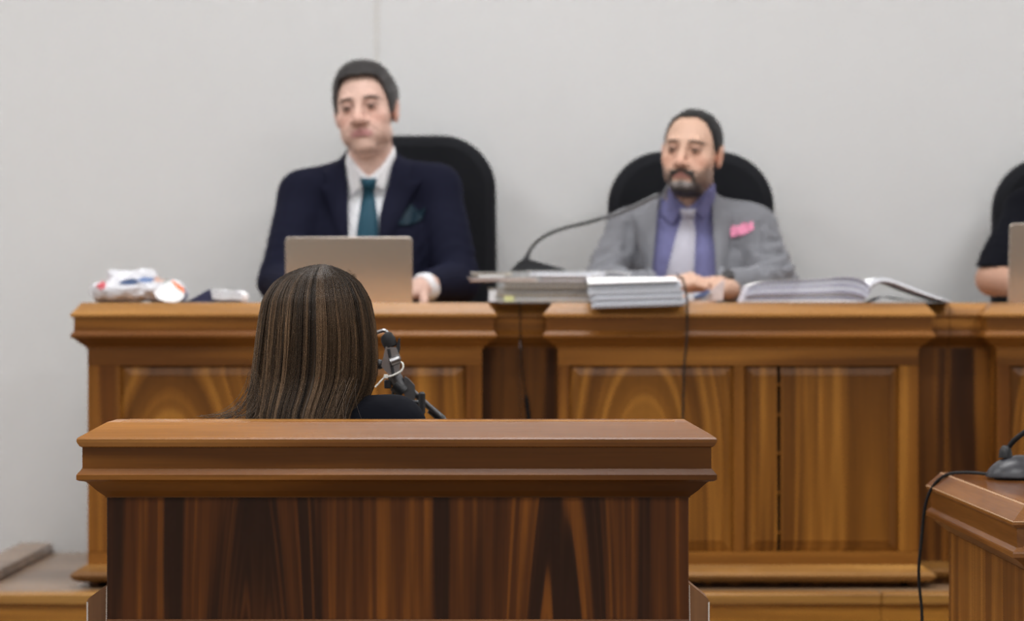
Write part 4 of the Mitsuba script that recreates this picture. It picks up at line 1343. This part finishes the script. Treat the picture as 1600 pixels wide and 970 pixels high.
put('gooseneck', tube(spline([at(1572, 706, MYY), at(1576, 699, MYY), at(1586, 687, MYY - .01), at(1600, 676, MYY - .02), at(1650, 650, MYY - .08), at(1720, 640, MYY - .16)], 40), .0048, 12), 'black_rubber', t, smooth=40)
put('microphone_head', tube(spline([at(1718, 640, MYY - .16), at(1745, 640, MYY - .19), at(1770, 643, MYY - .21)], 8), [.006, .008, .008, .008, .008, .008, .008, .004], 14), 'dark_steel', t, smooth=40)
put('key', box(MX + .055, MX + .08, MYY - .035, MYY - .015, TZ + .018, TZ + .027, .002), 'lamp_frame', t)
pts = [at(1546, 740.5, 5.09), at(1532, 739.5, 5.12), at(1515, 738.3, 5.14), at(1498, 738.5, 5.16), at(1482, 741, 5.19), at(1466, 750, 5.22), at(1453, 768, 5.24), at(1446, 790, 5.25), at(1442, 820, 5.26), at(1439, 850, 5.26), at(1436, 880, 5.26), at(1436.5, 915, 5.27), at(1440, 950, 5.27), at(1441, 980, 5.27)]
pts[4][2] = max(pts[4][2], TZ + .003)
end = pts[-1]
pts += [end + [.005, .0, -.15], end + [.01, .01, -.42], np.array([end[0] + .03, 5.30, .004]), np.array([end[0] + .12, 5.42, .004])]
solo('microphone_cable', tube(spline(pts, 130), .003, 8), 'black_rubber', 'black cable of the table microphone looping over the table edge', 'cable', smooth=40)

# ------------------------------------------------------------------ microphone clamp on a boom beside the witness
t = thing('boom_microphone', 'black and steel microphone clamp with a white cable tie, right of the witness', 'microphone stand')
QY = 4.75
q = lambda x, y, dy=0.0: at(x, y, QY + dy)
put('bent_rod', tube(spline([q(572, 526), q(583, 521.5), q(594, 517.5), q(601, 516.5), q(605, 520), q(607, 527)], 40), .0033, 14), 'steel', t, smooth=40)
put('microphone_head', tube([q(601, 521), q(603.5, 524), q(607, 532), q(611, 541), q(612, 543)], [.006, .0105, .0125, .0115, .008], 22), 'black_rubber', t, smooth=40)
fork = put('clamp', cat(prism([tuple(q(a, b)[[0, 2]]) for a, b in ((603, 541), (596, 572), (603, 580), (614, 590), (624, 586), (626, 560), (620, 543))], QY - .010, QY + .012)), 'steel', t)
put('prong', prism([tuple(q(a, b)[[0, 2]]) for a, b in ((617, 548), (623, 528), (625, 528.5), (625, 545), (622, 560))], QY - .006, QY + .008), 'black_plastic', fork)
put('clamp_screw', rod(q(610, 566, -.014), q(624, 560, -.012), .0075, 18), 'steel', fork, smooth=40)
put('clamp_ridge', rod(q(607, 545, -.011), q(615, 588, -.013), .0028, 10), 'black_plastic', fork, smooth=40)
kb = trimesh.creation.icosphere(3, 1.0)
kb.vertices = kb.vertices * [.0075, .008, .0085] + q(593, 569)
put('adjusting_knob', kb, 'black_plastic', t, smooth=True)
put('knob_shaft', rod(q(593, 569), q(606, 572), .004, 12), 'black_plastic', t, smooth=40)
principled('white_nylon', (0.72, 0.72, 0.66), 0.4, 0.4)
tie_ = put('cable_tie', tube(spline([q(626, 566, -.006), q(630, 571, -.012), q(628, 578, -.014), q(619, 584, -.016), q(608, 588, -.016), q(602, 587, -.016)], 30), .0018, 8), 'white_nylon', t, smooth=40)
put('tie_head', box(*[v for a in range(3) for v in (q(603, 588, -.016)[a] - .0035, q(603, 588, -.016)[a] + .0035)], .001), 'white_nylon', tie_)
put('tie_tail', rod(q(601, 589, -.016), q(586, 605, -.018), .0014, 8), 'white_nylon', tie_)
put('socket', rod(q(615, 585), q(626, 604), .0115, 20), 'dark_steel', t, smooth=40)
put('joint', rod(q(617, 600, .0), q(632, 612, .0), .013, 20), 'black_plastic', t, smooth=40)
put('wing_screw', cat(box(*sum(([q(606, 600)[a] - s_, q(606, 600)[a] + s_] for a, s_ in ((0, .006), (1, .006), (2, .0075))), []), .0015), rod(q(614, 604), q(614, 626), .0022, 8)), 'black_plastic', t)
put('bracket', prism([tuple(q(a, b)[[0, 2]]) for a, b in ((632, 588), (638, 591), (648, 602), (649, 622), (640, 632), (630, 612))], QY - .008, QY + .012), 'dark_steel', t)
boom_end = np.array([q(800, 757)[0], QY + .05, q(800, 757)[2]])
put('boom_arm', rod(q(632, 600, .004), boom_end, .0052, 14), 'dark_steel', t, smooth=40)
put('boom_sleeve', rod(q(672, 639, .02), q(692, 656, .022), .0078, 14), 'black_plastic', t, smooth=40)
put('knob_shaft', rod(q(640, 627, -.006), q(655, 629, -.008), .0042, 12), 'black_plastic', t, smooth=40)
put('t_knob', box(q(654, 0)[0], q(664.5, 0)[0], QY - .015, QY + .005, q(0, 648)[2], q(0, 612)[2], .003), 'black_plastic', t)
put('stand_pole', rod(boom_end + [0, 0, .02], [boom_end[0], boom_end[1], .02], .009, 14), 'black_plastic', t, smooth=40)
put('stand_foot', lathe([[0, 0], [.085, 0], [.085, .008], [.07, .016], [0, .02]], (boom_end[0], boom_end[1], .0005)), 'black_plastic', t, smooth=40)

# ------------------------------------------------------------------ the witness, seen from behind
WX, WY = -.306, 4.47
wt = thing('person', 'woman with long straight highlighted brown hair and black jacket, seen from behind', 'person')
RW = rot(180, 3, 0)
HW = Head([WX + .004, WY + .03, 1.10], RW, .93)


def wq(x, y, Y): return at(x, y, Y)


xs = axis(WX - .3, WX + .3, .012, (WX - .1, WX + .1, .005))
ys = axis(WY - .2, WY + .62, .012, (WY - .13, WY + .14, .0045))
zz = axis(.52, 1.25, .012, (.97, 1.15, .004))
B = Sculpt(xs, ys, zz)
HW.build(B)
B.cone(HW.w(0, .022, -.055), (WX, WY - .01, .92), .05, .054, .02)
shL, shR = np.array([WX - .105, WY - .02, .925]), np.array([WX + .118, WY - .02, .962])
B.ell((WX, WY - .02, .78), (.125, .085, .15), None, .03)
B.ell((WX, WY, .64), (.13, .095, .11), None, .03)
for s_, sh_ in ((-1, shL), (1, shR)):
    el = np.array([WX + s_ * .165, WY + .06, .70])
    wr = np.array([WX + s_ * .1, WY + .30, .66])
    B.cone(sh_ - [0, 0, .012], el, .034, .034, .015)
    B.cone(el, wr, .033, .024, .01)
    hand(B, wr, (-s_ * .3, 1, -.1), (0, 0, 1), s_ * -1, s=.9)
    B.cone((WX + s_ * .08, WY, .59), (WX + s_ * .1, WY + .42, .58), .062, .048, .03)
m = B.mesh(2)
bw = put('body', m, 'skin_material', wt, smooth=True, color=face_colour(HW.loc(m.vertices), (.5, .3, .22), (.05, .035, .03), (.42, .18, .16)))
HW.eyes(bw, (.03, .018, .01))
S = Sculpt(axis(WX - .3, WX + .3, .0055), axis(WY - .2, WY + .4, .007), axis(.55, 1.06, .005))
S.ell((WX, WY - .02, .78), (.15, .11, .18), None, .03)
S.ell((WX, WY, .64), (.155, .115, .12), None, .05)
for s_, sh_ in ((-1, shL), (1, shR)):
    el = np.array([WX + s_ * .165, WY + .06, .70])
    wr = np.array([WX + s_ * .1, WY + .30, .66])
    S.cone(sh_ + [0, 0, .0], el, .049, .05, .02)
    S.cone(el, el + (wr - el) * .88, .05, .036, .016)
    S.cone((WX + s_ * .045, WY - .02, .945 + .024 * (s_ > 0)), sh_ + [0, 0, .004], .05, .048, .02)
S.cone((WX, WY - .015, .88), (WX, WY - .01, .985), .07, .062, .02)
jm = S.mesh(1)
displace(jm, .003, (14, 14, 20), 12)
jk = put('jacket', jm, 'black_knit', wt, smooth=True)
S = Sculpt(axis(WX - .2, WX + .2, .012), axis(WY - .15, WY + .52, .012), axis(.03, .68, .012))
for s_ in (-1, 1):
    S.cone((WX + s_ * .08, WY, .585), (WX + s_ * .1, WY + .42, .575), .085, .064, .03)
    S.cone((WX + s_ * .1, WY + .42, .57), (WX + s_ * .1, WY + .44, .1), .06, .045, .02)
put('trousers', S.mesh(1), 'dark_trousers', wt, smooth=True)
for s_ in (-1, 1):
    S = Sculpt(axis(WX + s_ * .1 - .06, WX + s_ * .1 + .06, .008), axis(WY + .34, WY + .66, .008), axis(-.02, .14, .008))
    S.ell((WX + s_ * .1, WY + .49, .03), (.042, .125, .038), None, .02)
    S.cone((WX + s_ * .1, WY + .44, .04), (WX + s_ * .1, WY + .44, .1), .038, .045, .02)
    S.F = np.maximum(S.F, .002 - S.ax[2][None, None, :])
    put('shoe', S.mesh(0), 'black_plastic', wt, smooth=True)
t = thing('witness_chair', 'plain dark chair under the witness behind the stand', 'chair')
put('seat', box(WX - .22, WX + .22, WY - .15, WY + .27, .44, .485, .015), 'black_fabric', t)
for sx in (-1, 1):
    for yy in (WY - .12, WY + .24):
        put('leg', rod([WX + sx * .19, yy, 0], [WX + sx * .19, yy, .445], .014), 'black_plastic', t, smooth=40)
put('backrest', box(WX - .2, WX + .2, WY - .215, WY - .185, .52, .84, .012), 'black_fabric', t)
put('back_post', cat(*[rod([WX + sx * .17, WY - .165, .46], [WX + sx * .17, WY - .195, .6], .012) for sx in (-1, 1)]), 'black_plastic', t)

# hair: silhouette measured from the crown down (pixel rows), left and right half widths, depth of the back of the head
HROWS = np.array([411, 414, 420, 430, 440, 455, 470, 500, 530, 560, 590, 612, 640, 690])
HL = np.array([487, 470, 455, 438, 425, 414, 407, 401, 397, 393.5, 390, 387, 383, 378])
HR = np.array([499, 516, 528, 543, 554, 563, 570, 577, 580.5, 581.5, 580, 573, 560, 548])
HBK = np.array([.000, .026, .048, .068, .082, .096, .105, .112, .113, .112, .112, .118, .130, .145])       # bulge towards the viewer
HY = 4.40
hz_ = CZ + (CY - HROWS) * HY / F
hcx = ((HL + HR) / 2 - CX) * HY / F
hhw = (HR - HL) / 2 * HY / F
_s = np.argsort(hz_)
hf = lambda z, a: np.interp(z, hz_[_s], a[_s])
YC = WY + .005                                       # depth of the widest section


def hair_point(u, z, o=0.0):
    """u from -1 (left) to 1 (right) round the back of the head at height z; o lifts it off."""
    a = u * math.pi / 2 * 1.12
    return np.stack([hf(z, hcx) + (hf(z, hhw) + o) * np.sin(a), YC - (hf(z, HBK) + o) * np.cos(a) * 1.0, z], -1)


PART = np.array([WX + .006, WY - .012, hz_.max() + .0005])      # crown where the hair parts
hr = np.random.default_rng(21)
NU, NV = 150, 60
U, Vv = np.meshgrid(np.linspace(-1, 1, NU), np.linspace(0, 1, NV), indexing='ij')
Zt = hz_.max() - .0015
Zg = Zt - (Zt - .945) * Vv ** 1.6
clump = (meshkit.noise(np.stack([U * 16, Vv * 1.5, U * 0], -1), 3) - .5) * .5 + (meshkit.noise(np.stack([U * 42, Vv * 2.2, U * 0], -1), 4) - .5) * .5
Pg = hair_point(U, Zg, -.006 + .007 * clump * np.clip(Vv * 2.5, 0, 1))
inner = hair_point(U, Zg, -.022)
i_, j_ = np.meshgrid(np.arange(NU - 1), np.arange(NV - 1), indexing='ij')
a_ = (i_ * NV + j_).ravel()
qf = np.c_[a_, a_ + NV, a_ + NV + 1, a_ + 1]
tri_ = np.vstack([qf[:, [0, 2, 1]], qf[:, [0, 3, 2]]])
n0 = NU * NV
edge = []
for idx in ([(0, j) for j in range(NV)], [(NU - 1, j) for j in range(NV)][::-1], [(i, NV - 1) for i in range(NU)], [(i, 0) for i in range(NU)][::-1]):
    for p0, p1 in zip(idx[:-1], idx[1:]):
        A_, B_ = p0[0] * NV + p0[1], p1[0] * NV + p1[1]
        edge += [[A_, B_, A_ + n0], [B_, B_ + n0, A_ + n0]]
hm = trimesh.Trimesh(np.vstack([Pg.reshape(-1, 3), inner.reshape(-1, 3)]), np.vstack([tri_, tri_[:, ::-1] + n0, edge]), process=False)
DARK, LIGHT = np.array([.027, .0175, .011]), np.array([.27, .165, .09])
hl = lambda u, v, s: meshkit.noise(np.stack([u * 34, v * .8, u * 0], -1), s)
hcol = DARK + (LIGHT - DARK) * (np.clip((hl(U, Vv, 8) - .66) * 3, 0, 1) * .35 * np.clip(Vv * 3 - .3, 0, 1))[..., None]
hcol = np.vstack([hcol.reshape(-1, 3), np.tile(DARK * .6, (n0, 1))])
principled('long_hair', vc, 0.5, 0.35, anisotropic=0.4)
hb = put('hair', hm, 'long_hair', wt, smooth=True, color=hcol)
S = Sculpt(*[axis(HW.c[q_] - .13, HW.c[q_] + .13, .004) for q_ in range(3)])
G = np.meshgrid(*S.ax, indexing='ij')
P = HW.loc(np.stack([g_.ravel() for g_ in G], 1))
S.F = np.maximum(skull(P, .010), hairline(P, [0, 40, 58, 72, 180], [.072, .06, .0, -.1, -.1])).reshape(S.F.shape).astype(np.float32)
m = S.mesh(1)
put('front_hair', m, 'long_hair', hb, smooth=True, color=np.tile(DARK * 1.4, (len(m.vertices), 1)))
# single strands on top, gathered in locks
NLOCK, PER, SEG = 180, 26, 24
tv, tf, tc = [], [], []
lock_u = np.sort(hr.uniform(-1.0, 1.0, NLOCK))
vs = np.linspace(0, 1, SEG)
for L in range(NLOCK):
    w = hr.uniform(.006, .022)
    lift = hr.normal(0, .0022)
    wave, ph = hr.normal(0, .012), hr.uniform(0, 6.28)
    blond = meshkit.noise(np.array([lock_u[L] * 9.0, .3, .7]), 5) * .55 + hr.random() * .45 > .52
    bs = hr.uniform(.2, .9) if blond else hr.uniform(.0, .2)
    off = hr.normal(0, .02)
    for k in range(PER):
        du = hr.normal(0, w)
        u = lock_u[L] + du * (1 - .35 * vs) + off * vs ** 2 + wave * np.sin(ph + vs * 4.5) * vs
        u = np.clip(u, -1.02, 1.02)
        ze = hr.uniform(.930, .952)
        z = Zt - (Zt - ze) * vs ** 1.5
        o = .0005 + lift * np.clip(vs * 3, 0, 1) + abs(hr.normal(0, .0012)) + hr.normal(0, .0006) * np.sin(vs * 7 + ph)
        p = hair_point(u, z, o)
        b = np.clip((1 - vs / .16), 0, 1)[:, None] ** 1.5
        p = p * (1 - b) + (PART + [lock_u[L] * .012, 0, -.0012 - .003 * lock_u[L] ** 2]) * b * 1.0
        t_ = np.gradient(p, axis=0)
        t_ /= np.linalg.norm(t_, axis=1, keepdims=True)
        s1 = np.cross(t_, [0, -1.0, .15])
        s1 /= np.linalg.norm(s1, axis=1, keepdims=True) + 1e-9
        s2 = np.cross(s1, t_)
        r_ = hr.uniform(.00022, .00042) * np.clip(1.4 - vs, .35, 1)[:, None]
        ring = np.stack([p + s1 * r_, p - s1 * r_ * .5 + s2 * r_ * .87, p - s1 * r_ * .5 - s2 * r_ * .87], 1)
        tv.append(ring.reshape(-1, 3))
        bb = np.clip(bs + hr.normal(0, .08), 0, 1) * np.clip((vs - .08) * 2.6, .12, 1)
        tc.append(np.repeat(DARK * hr.uniform(.7, 1.5) + (LIGHT - DARK) * bb[:, None], 3, 0))
nS = len(tv)
i_, j_ = np.meshgrid(np.arange(SEG - 1), np.arange(3), indexing='ij')
q4 = np.stack([i_ * 3 + j_, i_ * 3 + (j_ + 1) % 3, (i_ + 1) * 3 + (j_ + 1) % 3, (i_ + 1) * 3 + j_], -1).reshape(-1, 4)
one = np.vstack([q4[:, [0, 1, 2]], q4[:, [0, 2, 3]]])
tf = (one[None] + (np.arange(nS) * SEG * 3)[:, None, None]).reshape(-1, 3)
put('strands', trimesh.Trimesh(np.vstack(tv), tf, process=False), 'long_hair', hb, kind='stuff', smooth=True, color=np.vstack(tc))
# fly-away wisps: over the left shoulder, over the right shoulder
tv, tc = [], []
for k in range(79):
    left = k < 70
    if left:
        a0 = at(hr.uniform(386, 402), hr.uniform(575, 612), HY - .02)
        a3 = at(hr.uniform(325, 392) if hr.random() < .8 else hr.uniform(300, 340), hr.uniform(647, 662), HY - .045 + hr.uniform(-.01, .02))
        a1 = a0 * .55 + a3 * .45 + [.012 + hr.normal(0, .003), 0, -.012]
    else:
        a0 = at(hr.uniform(530, 560), hr.uniform(585, 605), HY - .085)
        a3 = a0 + [hr.uniform(-.03, .012), -.045, -.062]
        a1 = (a0 + a3) / 2 + [hr.uniform(-.008, .002), -.004, .0]
    p = spline([a0, a1, a3], SEG)
    t_ = np.gradient(p, axis=0)
    t_ /= np.linalg.norm(t_, axis=1, keepdims=True)
    s1 = np.cross(t_, [0, -1.0, .15])
    s1 /= np.linalg.norm(s1, axis=1, keepdims=True) + 1e-9
    s2 = np.cross(s1, t_)
    r_ = hr.uniform(.0002, .0004)
    tv.append(np.stack([p + s1 * r_, p - s1 * r_ * .5 + s2 * r_ * .87, p - s1 * r_ * .5 - s2 * r_ * .87], 1).reshape(-1, 3))
    tc.append(np.tile(DARK + (LIGHT - DARK) * hr.uniform(.0, .4), (SEG * 3, 1)))
tf = (one[None] + (np.arange(len(tv)) * SEG * 3)[:, None, None]).reshape(-1, 3)
put('loose_strands', trimesh.Trimesh(np.vstack(tv), tf, process=False), 'long_hair', hb, kind='stuff', smooth=True, color=np.vstack(tc))
